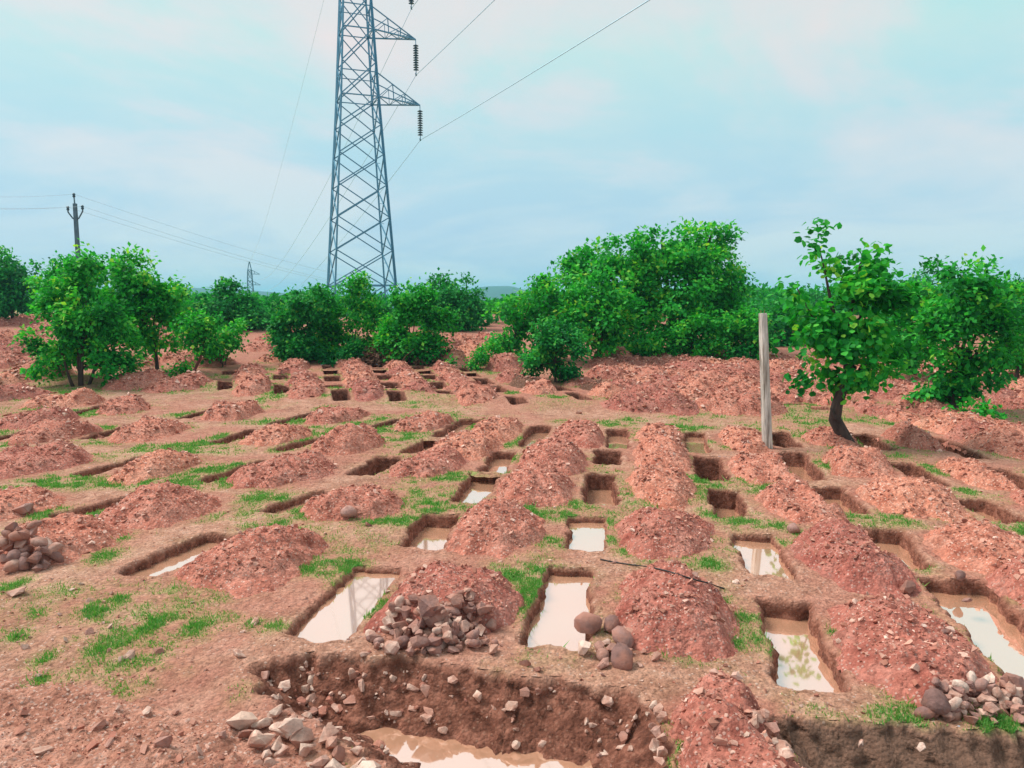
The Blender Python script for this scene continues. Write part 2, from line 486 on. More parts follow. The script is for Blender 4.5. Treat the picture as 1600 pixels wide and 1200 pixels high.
# row -> list of (near px, near py, far px, far py, width, depth, water level or None, mound spec or None)
# mound spec: (side offset along row, length, width, height)
D = None
std = (1.05, 1.75, 1.18, 0.44)
ROWS = {
    'nearest': [
        (-95, 875, 45, 818, .58, .5, .22, (1.0, 1.5, 1.25, .36)),
        (205, 900, 352, 834, .60, .5, .17, (1.12, 1.75, 1.15, .36)),
        (492, 1000, 592, 884, .66, .5, .11, (1.10, 1.85, 1.15, .44)),
        (866, 1014, 890, 886, .60, .5, .16, (1.06, 1.9, 1.05, .40)),
        (1272, 1075, 1226, 932, .58, .6, .24, (1.02, 1.8, 1.12, .42)),
        (1655, 1062, 1485, 900, .72, .6, .22, (1.15, 1.7, 1.0, .4)),
    ],
    'second': [
        (-120, 800, -10, 772, .55, .5, None, (1.0, 1.5, 1.2, .34)),
        (80, 812, 240, 768, .50, .5, .17, (1.05, 1.75, 1.25, .40)),
        (415, 802, 522, 769, .52, .5, .16, (1.05, 1.5, 1.2, .46)),
        (652, 858, 690, 806, .62, .6, .24, (1.02, 1.65, 1.15, .46)),
        (912, 860, 918, 807, .55, .5, .12, (1.04, 1.7, 1.22, .42)),
        (1208, 900, 1174, 832, .58, .5, .14, (1.0, 1.75, 1.12, .40)),
        (1430, 882, 1374, 824, .60, .6, .26, (1.08, 1.7, 1.15, .38)),
    ],
    'third': [
        (-70, 735, 10, 714, .5, .4, None, (1.1, 1.8, 1.35, .40)),
        (120, 742, 232, 714, .48, .4, .24, (1.05, 1.6, 1.0, .36)),
        (315, 754, 425, 722, .52, .5, .17, (1.05, 1.75, 1.25, .46)),
        (560, 744, 612, 712, .60, .6, .55, (1.02, 1.7, 1.15, .40)),
        (725, 788, 760, 739, .58, .6, .22, (1.04, 1.9, 1.25, .48)),
        (938, 786, 940, 737, .58, .7, .40, (1.05, 1.8, 1.05, .40)),
        (1150, 806, 1127, 762, .58, .7, .42, (1.04, 1.8, 1.1, .42)),
        (1335, 803, 1290, 757, .58, .6, .30, (1.06, 1.8, 1.2, .38)),
        (1590, 818, 1512, 779, .58, .6, .28, (1.1, 1.7, 1.1, .40)),
    ],
    'fourth': [
        (-20, 690, 60, 672, .48, .4, None, (1.0, 1.6, 1.2, .34)),
        (130, 686, 215, 664, .48, .4, None, (1.05, 1.7, 1.15, .36)),
        (335, 694, 402, 671, .52, .5, .45, (1.05, 1.7, 1.1, .34)),
        (430, 706, 520, 682, .50, .5, .18, (1.05, 1.8, 1.1, .36)),
        (640, 707, 684, 686, .50, .5, .22, (1.04, 1.8, 1.15, .40)),
        (768, 740, 790, 702, .56, .6, .24, (1.02, 1.9, 1.15, .46)),
        (950, 724, 950, 700, .60, .7, .62, (1.04, 1.8, 1.05, .42)),
        (1118, 750, 1104, 715, .58, .7, .65, (1.02, 1.8, 1.05, .42)),
        (1270, 748, 1236, 708, .58, .6, .36, (1.06, 1.6, 1.1, .40)),
        (1462, 760, 1405, 725, .56, .6, .5, (1.1, 1.9, 1.15, .42)),
        (1630, 770, 1552, 732, .56, .6, .5, (1.1, 1.8, 1.1, .42)),
    ],
    'fifth': [
        (-30, 668, 35, 652, .48, .4, None, (1.05, 1.7, 1.2, .38)),
        (100, 652, 180, 631, .48, .5, None, (1.05, 1.7, 1.1, .36)),
        (280, 655, 335, 640, .48, .4, None, (1.05, 1.8, 1.15, .38)),
        (425, 664, 508, 641, .48, .5, None, (1.05, 1.7, 1.15, .36)),
        (572, 673, 636, 655, .48, .5, None, (1.05, 1.8, 1.1, .36)),
        (682, 687, 738, 656, .54, .5, .20, (1.04, 2.0, 1.15, .40)),
        (822, 697, 846, 665, .56, .5, .22, (1.02, 1.9, 1.05, .42)),
        (965, 699, 966, 669, .54, .5, .22, (1.04, 1.9, 1.0, .38)),
        (1093, 710, 1085, 674, .54, .5, .20, (1.02, 2.0, 1.05, .40)),
        (1236, 700, 1211, 672, .58, .6, None, (1.04, 1.7, 1.1, .34)),
        (1380, 704, 1346, 676, .62, .6, None, (1.2, 1.9, 1.2, .46)),
        (1530, 718, 1450, 682, .55, .6, None, (1.1, 2.0, 1.2, .44)),
    ],
}
PITS = []      # dicts
MOUNDS = []


def add_mound(c, yaw, L, W, h, label, mat='red', group='heaps of dug soil', rough=1.0, seed=None):
    MOUNDS.append(dict(c=np.array(c, float), yaw=yaw, L=L, W=W, h=h, label=label, mat=mat, group=group, rough=rough,
                       seed=len(MOUNDS) * 7 + 101 if seed is None else seed))


ROWNAME = {'nearest': 'nearest row', 'second': 'second row from front', 'third': 'third row from front',
           'fourth': 'fourth row from front', 'fifth': 'fifth row from front'}
SPECIAL = {  # mounds one can tell by their own look
    ('nearest', 0): 'rubbly red soil mound beside the dark boulders at the left edge',
    ('nearest', 2): 'red soil mound with the big pile of broken stones at its foot',
    ('nearest', 3): 'red soil mound with a thin black hose lying across its far end',
    ('nearest', 4): 'red soil mound with a dark brown patch above the heap of rounded stones',
    ('second', 0): 'stony red soil mound with a dark flat boulder at its foot, left edge',
    ('second', 2): 'cone-like red soil mound with a round boulder resting on top',
    ('fifth', 9): 'dull red soil mound between the concrete post and the crooked tree trunk',
    ('fifth', 10): 'dark red soil mound just right of the crooked tree trunk',
}
for rn, lst in ROWS.items():
    vis = 0
    for i, (nx, ny, fx, fy, wd, dp, wl, ms) in enumerate(lst):
        n = G(nx, ny); f_ = G(fx, fy)
        c = (n + f_) / 2; dv = f_ - n
        Lm = float(np.hypot(*dv)); yaw = math.atan2(dv[0], dv[1])
        inview = (nx + fx) / 2 > -5 and (nx + fx) / 2 < 1610
        what = 'rectangular pit with muddy water' if wl is not None and wl < .5 else 'dry rectangular pit'
        if inview:
            PITS.append(dict(c=c, yaw=yaw, L=Lm, W=wd, depth=dp, water=wl, lod=0,
                             label=f'{what} in the {ROWNAME[rn]}, {ORD[vis]} from the left', group='pits dug in rows'))
            vis += 1
        if ms:
            off, L, W, h = ms
            u = np.array([math.cos(yaw * .6 + YAW * .4), -math.sin(yaw * .6 + YAW * .4)])
            mc = c + u * off + rng.normal(0, .04, 2)
            lab = SPECIAL.get((rn, i))
            if not lab:
                if inview:
                    lab = f'red soil mound right of the {ORD[vis - 1]} pit from the left, {ROWNAME[rn]}'
                else:
                    lab = f'red soil mound cut off by the left edge of the photo, {ROWNAME[rn]}'
            add_mound(mc, yaw, L * (rng.uniform(1.0, 1.12) if rn in ('nearest', 'second') else rng.uniform(1.2, 1.38)), W * (rng.uniform(1.02, 1.14) if nx > 500 else rng.uniform(1.12, 1.3)), h * rng.uniform(.66, .90) * (1.3 if rn in ('fourth', 'fifth') and nx < 620 else 1.0), lab)
# two big trenches at the very front
PITS.append(dict(poly=[(-2.25, 6.45), (-1.8, 6.66), (-1.0, 6.52), (0.1, 6.30), (1.12, 5.9), (1.15, 4.0), (-0.1, 3.9), (-0.85, 5.0), (-1.5, 5.6), (-2.1, 5.95)], depth=.50, water=.485, slope=.64, lod=-1,
                 label='wide ragged trench with brown water at the bottom of the photo', group=None, c=np.array([.1, 5.2]), yaw=0, big=True))
PITS.append(dict(poly=[(2.02, 5.62), (3.1, 5.52), (4.4, 5.36), (4.3, 4.1), (1.95, 4.1)], depth=.6, water=None, slope=.8, lod=-1, loam=1.0,
                 label='dark brown dry trench at the bottom right corner', group=None, c=np.array([3.1, 4.8]), yaw=0, big=True))
add_mound((1.55, 5.05), R(8), 1.75, 1.05, .34, 'rubbly red soil mound between the two front trenches')
add_mound((-2.6, 4.35), R(-62), 4.8, 2.3, .13, 'broad spread of rubbly red soil at the bottom left corner', mat='gravel')
add_mound(G(1640, 925), R(10), 1.2, .9, .3, 'small red soil mound at the right edge above the water-filled pit')

# middle field: columns of small square pits with ridges of soil between them
COLS = [
    ([(352, 597, 24), (357, 581, 20)], 'leftmost'),
    ([(440, 604, 26), (439, 589, 24)], 'second'),
    ([(533, 618, 29), (522, 604.5, 29), (520, 591, 27), (517, 580.5, 24), (514, 574, 20)], 'third'),
    ([(619, 615, 28), (611, 602, 30), (602, 589, 28), (594, 579, 22), (590, 573, 18)], 'fourth'),
    ([(697, 614, 27), (684, 602, 29), (673, 590.5, 26), (665, 581.5, 23), (655, 575, 19)], 'fifth'),
    ([(804, 619.5, 29), (778, 607, 28), (757, 595.5, 26), (738, 585.5, 22), (727, 578, 18)], 'sixth'),
    ([(906, 620, 27), (875, 607.5, 28)], 'seventh'),
]
for pts, cn in COLS:
    for j, (px, py, wpx) in enumerate(pts):
        c = G(px, py)
        q0 = G(*pts[0][:2]); q1 = G(*pts[-1][:2]); yaw = math.atan2(*(q1 - q0))
        PITS.append(dict(c=c, yaw=yaw, L=1.5, W=wpx / 1200 * c[1], depth=.62, water=None, lod=1, lip=.16,
                         label=f'square pit behind the earth bank, {cn} column{"" if cn == "leftmost" else " from left"}, {ORD[j]} from the front', group='square pits behind the bank'))
RIDGES = [
    ((398, 606), (392, 582), 4, 'left of the second square-pit column'),
    ((485, 608), (462, 575), 4, 'left of the third square-pit column'),
    ((575, 612), (548, 570), 6, 'left of the fourth square-pit column'),
    ((655, 610), (612, 573), 6, 'left of the fifth square-pit column'),
    ((745, 617), (690, 580), 6, 'left of the sixth square-pit column'),
    ((845, 612), (800, 592), 3, 'left of the seventh square-pit column'),
    ((955, 617), (915, 600), 3, 'right of the seventh square-pit column'),
]
for a, b, n, ph in RIDGES:
    qa, qb = G(*a), G(*b)
    for j in range(n):
        t = j / (n - 1)
        c = qa * (1 - t) + qb * t + rng.normal(0, .07, 2)
        L = np.hypot(*(qb - qa)) / n
        add_mound(c, math.atan2(*(qb - qa)) + rng.normal(0, .15), L * 1.25 + .15, 1.3, rng.uniform(.26, .36),
                  f'soil heap in the ridge {ph}, {ORD[j]} from front', mat='brown' if 'seventh' in ph and j == 1 else 'red', group='soil heaps behind the bank')
# narrow pits on the right beyond the bank
for j, (nx, ny, fx, fy) in enumerate([(1287, 641, 1240, 630), (1388, 641, 1330, 626), (1448, 658, 1398, 641)]):
    n, f_ = G(nx, ny), G(fx, fy); dv = f_ - n
    PITS.append(dict(c=(n + f_) / 2, yaw=math.atan2(*dv), L=float(np.hypot(*dv)), W=.55, depth=.5, water=None, lod=1, lip=.16,
                     label=f'narrow dry pit beyond the crooked tree, {ORD[j]} from the left', group='narrow pits beyond the tree'))
# crowded red heaps on the right, beyond the bank
hr = []
for r_, yy in enumerate([633, 622, 611, 600, 590, 581, 573, 566]):
    xs = np.arange(985 - r_ * 6, 1500 + r_ * 25, 66 - r_ * 4.0)
    xs = xs + (r_ % 2) * 30
    cnt = 0
    for px in xs:
        px = px + rng.uniform(-9, 9); py = yy + rng.uniform(-3, 3) + max(0, px - 1250) * .05
        if any(abs(px - p[0]) < 34 and abs(py - p[1]) < 7 for p in [(1262, 636), (1358, 634), (1422, 650)]): continue
        c = G(px, py)
        s_ = 1.0 + r_ * .03
        add_mound(c, R(rng.uniform(-70, -25) if px < 1250 else rng.uniform(-60, -10)), rng.uniform(1.5, 2.1) * s_, rng.uniform(1.1, 1.5) * s_, rng.uniform(.24, .40),
                  f'red heap in the crowded right field, {ORD[r_]} row back, {ORD[cnt]} from left',
                  mat='red', group='crowded red heaps on the right', rough=1.2)
        cnt += 1
# the left upper field
cnt = 0
for px, py in sorted([(20, 622), (100, 634), (12, 596), (60, 585), (205, 572), (215, 600), (285, 560), (320, 570), (282, 604), (15, 560), (70, 552), (240, 540), (275, 528), (30, 530), (15, 508), (60, 500), (225, 520), (420, 545), (450, 560), (440, 530), (25, 545), (75, 518), (40, 570), (160, 540)], key=lambda q: -q[1]):
    q_ = G(px, py); k_ = 1 + max(0, q_[1] - 28) / 30
    add_mound(q_, R(rng.uniform(30, 70)), rng.uniform(1.9, 2.5) * k_, rng.uniform(1.2, 1.5) * k_, rng.uniform(.30, .44) * k_ ** .5,
              f'low red heap near the leftmost trees, {ORD[cnt]} counting back from the bank',
              group='low red heaps on the left')
    cnt += 1
cnt = 0
for px, py in sorted([(705, 566), (730, 556), (700, 548), (745, 545), (720, 535), (765, 532), (790, 575), (960, 566), (985, 560), (620, 556)], key=lambda q: -q[1]):
    add_mound(G(px, py), R(rng.uniform(-60, 40)), rng.uniform(1.8, 2.6), rng.uniform(1.4, 1.8), rng.uniform(.35, .6),
              f'pale red heap in the gap left of the big trees, {ORD[cnt]} counting back', group='red heaps in the gap')
    cnt += 1
cnt = 0
for px, py in sorted([(1560, 690), (1490, 668), (1420, 655), (1585, 640), (1545, 618), (1590, 600), (1480, 660), (1530, 675), (1600, 700)], key=lambda q: -q[1]):
    add_mound(G(px, py), R(rng.uniform(-60, -30)), rng.uniform(1.8, 2.4), rng.uniform(1.1, 1.5), rng.uniform(.3, .45),
              f'reddish heap near the vine-hung tree at right edge, {ORD[cnt]} from the front', group='heaps at the right edge')
    cnt += 1


# ------------------------------------------------------------------ grass mask
SPOTS = [(860, 852, 24, 1), (842, 888, 40, .8), (905, 900, 30, .6), (952, 846, 16, 1), (985, 858, 30, .8), (1050, 878, 60, .7), (1110, 884, 30, .8), (1115, 800, 30, .8), (1165, 812, 45, .9), (1210, 818, 26, .8),
         (1215, 845, 18, .7), (1340, 1020, 26, .9), (1355, 1045, 22, 1), (1310, 985, 22, .7), (1545, 985, 24, .8), (1575, 1025, 30, 1), (1600, 1060, 34, 1), (1560, 832, 40, 1), (1595, 826, 40, 1), (1510, 769, 18, 1),
         (590, 656, 22, .9), (480, 690, 26, 1), (500, 685, 18, 1), (445, 702, 26, .9), (360, 757, 26, .9), (400, 778, 34, .8), (440, 782, 28, .8), (80, 803, 34, .9), (140, 812, 44, .9), (190, 838, 20, 1), (160, 870, 34, .7),
         (825, 902, 20, .7), (800, 945, 22, .9), (830, 930, 22, .7), (648, 768, 28, .8), (690, 790, 40, .6), (530, 912, 26, .7), (430, 985, 30, .8), (395, 980, 20, .8), (45, 1070, 32, .9), (75, 1025, 24, .9),
         (30, 992, 28, .7), (170, 1080, 30, .42), (240, 1052, 28, .42), (222, 980, 26, .5), (275, 1000, 26, .5), (1148, 1000, 20, .8), (1208, 1010, 18, .8), (1560, 1130, 60, .8), (1480, 1140, 30, .7), (600, 925, 30, .8), (575, 960, 24, .8),
         (820, 690, 26, .9), (790, 693, 20, .8), (960, 662, 40, .8), (985, 655, 30, .7), (880, 660, 30, .6), (1130, 700, 16, .8), (1240, 680, 20, .7), (1330, 690, 30, .9), (1300, 700, 24, .6), (1410, 715, 26, .6), (1590, 695, 36, .7),
         (300, 745, 40, .7), (180, 805, 40, .7), (260, 720, 40, .6), (350, 705, 50, .6), (160, 690, 40, .6), (20, 695, 26, .8), (230, 605, 30, .9), (525, 614, 16, 1), (800, 614, 14, .9), (120, 610, 80, .6), (60, 602, 40, .5), (320, 605, 40, .6),
         (1540, 650, 22, .9), (1270, 690, 20, .7), (1440, 880, 26, .7), (1395, 910, 20, .6), (1440, 965, 24, .7), (900, 790, 22, .7), (870, 805, 26, .8), (1385, 855, 16, .7), (1290, 800, 20, .7), (1480, 770, 30, .5), (1060, 650, 40, .5),
         (15, 915, 30, .8), (110, 1005, 30, .5), (380, 1080, 40, .3), (700, 780, 30, .5), (470, 830, 60, .5), (540, 870, 50, .5), (590, 850, 40, .6), (1090, 950, 26, .4), (340, 930, 40, .5), (290, 945, 40, .5)]
SP = []
for px, py, r, s in SPOTS:
    c = G(px, py); SP.append((c[0], c[1], r / 1200 * c[1], min(r * 1.0 / 1200 * c[1] * 1.6, .6), s))


def grass_mask(x, y):
    x = np.asarray(x, float); y = np.asarray(y, float)
    base = np.clip((fbm(x * .9, y * .9, 4, 61) + .08) * 3.0, 0, 1) * .80 * sstep(40, 26, y)
    yb = np.interp(x, BX, BY)
    base = np.maximum(base, .42 * np.exp(-((y - yb + .5) / .9) ** 2) * sstep(-.18, .1, fbm(x * .6, y * .6, 2, 66)))
    g = base
    for cx, cy, rx, ry, s in SP:
        m = np.abs(y - cy) < ry * 2.4
        if not m.any(): continue
        e = np.zeros_like(x)
        e[m] = s * np.exp(-((x[m] - cx) / rx) ** 2 - ((y[m] - cy) / ry) ** 2)
        g = np.maximum(g, e)
    g = np.clip(g * 1.25, 0, 1) * np.clip(.5 + 2.2 * (fbm(x * 4.5, y * 4.5, 3, 77) + .18), .12, 1.15)
    bare = np.exp(-((x - 1.25) / .75) ** 2 - ((y - 6.05) / .55) ** 2) + np.exp(-((x + 1.0) / 1.3) ** 2 - ((y - 6.9) / .28) ** 2)
    g = g * (1 - .92 * np.clip(bare * 1.4, 0, 1)) * (1 - .5 * np.exp(-((x + 2.9) / .9) ** 2 - ((y - 6.5) / .6) ** 2))
    far = sstep(60, 85, y)
    return np.clip(np.maximum(g, far * .9), 0, 1)


def red_mask(x, y):
    x = np.asarray(x, float); y = np.asarray(y, float)
    yb = np.interp(x, BX, BY)
    r = .85 * sstep(-1.2, .6, y - yb) * sstep(75, 55, y)
    r = np.maximum(r, .62 * sstep(-.06, .16, fbm(x * .7 + 3, y * .7, 4, 71)) * sstep(26, 22, y))
    for m in MOUNDS:
        R_ = max(m['L'], m['W']) * .5 + .7
        ix = np.where((np.abs(x - m['c'][0]) < R_) & (np.abs(y - m['c'][1]) < R_))[0]
        if not len(ix): continue
        dx, dy = x[ix] - m['c'][0], y[ix] - m['c'][1]
        cy, sy = math.cos(m['yaw']), math.sin(m['yaw'])
        u = (dx * cy - dy * sy) / (m['W'] / 2 + .22); v = (dx * sy + dy * cy) / (m['L'] / 2 + .22)
        e = np.sqrt(u * u + v * v) + .35 * fbm(x[ix] * 4, y[ix] * 4, 2, 50)
        r[ix] = np.maximum(r[ix], .85 * sstep(1.1, .75, e))
    return r


# ------------------------------------------------------------------ ground
def outline(p):
    """resampled rim polygon of a pit, ccw, with outward normals"""
    if 'poly' in p:
        cor = np.array(p['poly'], float)
        area = 0.5 * np.sum(cor[:, 0] * np.roll(cor[:, 1], -1) - np.roll(cor[:, 0], -1) * cor[:, 1])
        if area < 0: cor = cor[::-1]
    else:
        cy, sy = math.cos(p['yaw']), math.sin(p['yaw'])
        hw, hl = p['W'] / 2, p['L'] / 2
        loc = np.array([(-hw, -hl), (hw, -hl), (hw, hl), (-hw, hl)])
        cor = np.stack([loc[:, 0] * cy + loc[:, 1] * sy, -loc[:, 0] * sy + loc[:, 1] * cy], 1) + p['c']
    step = {-1: .035, 0: .035, 1: .10}[p['lod']] * (1.0 if p['lod'] else max(1.0, p['c'][1] / 9))
    P = []
    for a, b in zip(cor, np.roll(cor, -1, 0)):
        n = max(2, int(np.hypot(*(b - a)) / step))
        for t in range(n): P.append(a + (b - a) * t / n)
    P = np.array(P)
    for _ in range(7 if p['lod'] < 1 else 1):
        P = .5 * P + .25 * np.roll(P, 1, 0) + .25 * np.roll(P, -1, 0)
    T = np.roll(P, -1, 0) - np.roll(P, 1, 0)
    T /= np.linalg.norm(T, axis=1)[:, None] + 1e-9
    N = np.stack([T[:, 1], -T[:, 0]], 1)
    amp = .18 if p.get('big') else (.105 if p['lod'] < 1 else .04)
    P = P + N * (amp * 1.6 * fbm(P[:, 0] * 2.3, P[:, 1] * 2.3, 3, 5) + amp * .9 * fbm(P[:, 0] * 11, P[:, 1] * 11, 2, 8))[:, None]
    return P, N


def inside(px, py, P):
    r = np.zeros(px.shape, bool)
    x0, y0 = P[:, 0], P[:, 1]
    x1, y1 = np.roll(x0, -1), np.roll(y0, -1)
    for a, b, c, d in zip(x0, y0, x1, y1):
        if b == d: continue
        cond = ((b > py) != (d > py)) & (px < (c - a) * (py - b) / (d - b) + a)
        r ^= cond
    return r


rows = list(np.linspace(-40, 2.3, 14)) + list(2.5 * 1.0046 ** np.arange(int(math.log(64 / 2.5) / math.log(1.0046))))
rows += list(66 * 1.07 ** np.arange(66))
rows = np.array(rows); NC = 530
wid = np.where(rows > 2.4, 7 + .86 * rows, 9.1 + (2.4 - rows) * 1.5)
s = np.linspace(-1, 1, NC)
X = wid[:, None] * s[None, :]; Y = np.repeat(rows[:, None], NC, 1)
xf, yf = X.ravel(), Y.ravel()
hole = np.zeros(xf.shape, bool)
for p in PITS:
    p['P'], p['N'] = outline(p)
    b0, b1 = p['P'].min(0), p['P'].max(0)
    idx = np.where((xf > b0[0]) & (xf < b1[0]) & (yf > b0[1]) & (yf < b1[1]))[0]
    if len(idx): hole[idx[inside(xf[idx], yf[idx], p['P'])]] = True
F = grid_faces(len(rows), NC)
F = F[~hole[F].any(1)]
gm = grass_mask(xf, yf)
Z = gz(xf, yf)
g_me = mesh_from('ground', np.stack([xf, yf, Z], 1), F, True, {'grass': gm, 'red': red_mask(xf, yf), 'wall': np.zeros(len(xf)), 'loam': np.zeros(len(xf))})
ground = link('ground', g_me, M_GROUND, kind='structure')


# ------------------------------------------------------------------ pits
def build_pit(p):
    P, N = p['P'], p['N']; n = len(P)
    dmid = float(p['c'][1])
    lip = p.get('lip', .07 + .006 * dmid)
    big = p.get('big')
    slope = p.get('slope', .07)
    dp = p['depth']
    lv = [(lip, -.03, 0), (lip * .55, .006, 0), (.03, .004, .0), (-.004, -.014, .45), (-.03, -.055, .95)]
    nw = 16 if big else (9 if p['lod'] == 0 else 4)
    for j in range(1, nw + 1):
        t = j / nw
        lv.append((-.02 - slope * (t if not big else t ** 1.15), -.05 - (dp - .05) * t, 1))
    ga = gz(P[:, 0], P[:, 1])
    V = []; wall = []; gr = []
    na = .085 if big else .022
    for (o, dz, wv) in lv:
        q = P + N * o
        if dz > -.03:
            z = gz(q[:, 0], q[:, 1]) + dz + (.03 * fbm(q[:, 0] * 8, q[:, 1] * 8, 2, 3) if dz > 0 else 0)
        else:
            tt = -dz / dp
            z = ga * (1 - tt) + ga.mean() * tt + dz
            j2 = na * 2 * fbm(P[:, 0] * 6 + dz * 13, P[:, 1] * 6 - dz * 11, 3, 15)
            q = q + N * j2[:, None]
            z = z + na * fbm(P[:, 0] * 9 + dz * 17, P[:, 1] * 9, 2, 19)
        V.append(np.column_stack([q, z]))
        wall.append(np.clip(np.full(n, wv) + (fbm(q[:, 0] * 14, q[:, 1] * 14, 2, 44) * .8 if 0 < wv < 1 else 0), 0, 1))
        gr.append(grass_mask(q[:, 0], q[:, 1]) if wv < .9 else np.zeros(n))
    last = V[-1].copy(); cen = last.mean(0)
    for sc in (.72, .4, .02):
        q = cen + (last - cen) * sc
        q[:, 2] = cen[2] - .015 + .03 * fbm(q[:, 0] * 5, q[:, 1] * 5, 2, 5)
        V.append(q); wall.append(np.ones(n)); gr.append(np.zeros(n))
    R_ = len(V)
    i = np.arange(R_ * n).reshape(R_, n)
    F = np.stack([i[:-1], np.roll(i, -1, 1)[:-1], np.roll(i, -1, 1)[1:], i[1:]], -1).reshape(-1, 4)
    V = np.concatenate(V)
    org = np.array([p['c'][0], p['c'][1], float(ga.mean())])
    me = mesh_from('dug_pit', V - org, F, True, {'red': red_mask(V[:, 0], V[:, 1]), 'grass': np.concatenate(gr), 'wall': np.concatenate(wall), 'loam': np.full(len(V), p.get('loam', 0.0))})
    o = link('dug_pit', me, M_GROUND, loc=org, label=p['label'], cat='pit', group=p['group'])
    if p['water'] is not None:
        p['water'] *= .8
        wz = -p['water']
        q = P + N * (.03 - slope * (p['water'] / dp))
        c = np.array(p['c'])
        ang = np.unwrap(np.arctan2(q[:, 1] - c[1], q[:, 0] - c[0]))
        keep = np.ones(n, bool); mx_ = ang[0]           # drop folds so that the sheet never overlaps itself
        for i_ in range(1, n):
            if ang[i_] <= mx_ + 1e-5 or ang[i_] >= ang[0] + 2 * math.pi - 1e-5: keep[i_] = False
            else: mx_ = ang[i_]
        q = q[keep]; nq = len(q)
        Wv = np.concatenate([np.column_stack([q, np.full(nq, 0.0)]), [[c[0], c[1], 0.0]]])
        a = np.arange(nq)
        Wf = np.stack([a, np.roll(a, -1), np.full(nq, nq)], 1)
        wm = mesh_from('water', Wv - np.array([org[0], org[1], 0]), Wf, False)
        link('water', wm, M_WATER, parent=o, loc=(0, 0, wz))
    return o


for p in PITS:
    p['obj'] = build_pit(p)


# ------------------------------------------------------------------ stones: a small library
def hull_stone(seed, n=13, flat=0.75, rounded=False):
    r = random.Random(seed)
    bm = bmesh.new()
    ax = (1, r.uniform(.6, .9), r.uniform(.5, .8) * flat / .75)
    for _ in range(n):
        v = Vector((r.gauss(0, 1), r.gauss(0, 1), r.gauss(0, 1))).normalized() * (r.uniform(.8, 1.0) if not rounded else r.uniform(.93, 1))
        bm.verts.new((v.x * ax[0] * .5, v.y * ax[1] * .5, v.z * ax[2] * .5))
    res = bmesh.ops.convex_hull(bm, input=bm.verts)
    bmesh.ops.delete(bm, geom=[g for g in res['geom_interior'] if isinstance(g, bmesh.types.BMVert)], context='VERTS')
    bmesh.ops.triangulate(bm, faces=bm.faces[:])
    bmesh.ops.recalc_face_normals(bm, faces=bm.faces[:])
    bm.verts.index_update()
    V = np.array([tuple(v.co) for v in bm.verts]); F = np.array([[v.index for v in f.verts] for f in bm.faces])
    bm.free()
    return V, F


STONE_T = [hull_stone(100 + i, 15) for i in range(10)]
ROUND_T = [hull_stone(200 + i, 38, .85, True) for i in range(5)]
SMALL_T = [hull_stone(300 + i, 7) for i in range(8)]
TEMPL = {}


def stone_mesh(kind, i, mat):
    key = (kind, i, mat.name)
    if key not in TEMPL:
        T = ROUND_T if kind == 'round' else STONE_T
        V, F = T[i % len(T)]
        me = mesh_from('stone', V, F, kind == 'round')
        me.materials.append(mat)
        TEMPL[key] = me
    return TEMPL[key]


def put_stone(x, y, z, size, parent, mat=M_STONE, kind='ang', name='stone', squash=1.0, tilt=.5):
    me = stone_mesh(kind, random.randrange(10 if kind == 'ang' else 5), mat)
    o = bpy.data.objects.new(name, me)
    C.objects.link(o)
    pl = parent.location if parent else Vector((0, 0, 0))
    o.parent = parent
    o.location = (x - pl[0], y - pl[1], z - pl[2])
    o.rotation_euler = (random.gauss(0, tilt), random.gauss(0, tilt), random.uniform(0, 6.28))
    o.scale = (size * random.uniform(.85, 1.2), size * random.uniform(.85, 1.15), size * random.uniform(.8, 1.1) * squash)
    return o


def scatter(name, X, Y, Z, S, mat, parent=None, templates=SMALL_T, kind='stuff', sink=.15):
    """many tiny stones joined into one part"""
    VV, FF = [], []; off = 0
    pl = np.array(parent.location) if parent else np.zeros(3)
    tid = rng.integers(0, len(templates), len(X))
    for t, (V, F) in enumerate(templates):
        ix = np.where(tid == t)[0]; m = len(ix)
        if not m: continue
        a = rng.uniform(0, 6.28, m); b = rng.normal(0, .6, m)
        ca, sa, cb, sb = np.cos(a), np.sin(a), np.cos(b), np.sin(b)
        v = V[None] * S[ix][:, None, None] * rng.uniform(.75, 1.25, (m, 1, 3))
        x = v[..., 0]; y = v[..., 1] * cb[:, None] - v[..., 2] * sb[:, None]; z = v[..., 1] * sb[:, None] + v[..., 2] * cb[:, None]
        x, y = x * ca[:, None] - y * sa[:, None], x * sa[:, None] + y * ca[:, None]
        q = np.stack([x + X[ix][:, None], y + Y[ix][:, None], z + (Z[ix] + S[ix] * sink)[:, None]], -1) - pl
        VV.append(q.reshape(-1, 3))
        FF.append((F[None] + (np.arange(m) * len(V))[:, None, None] + off).reshape(-1, 3)); off += m * len(V)
    me = mesh_from(name, np.concatenate(VV), np.concatenate(FF), False)
    return link(name, me, mat, parent=parent, kind=kind)


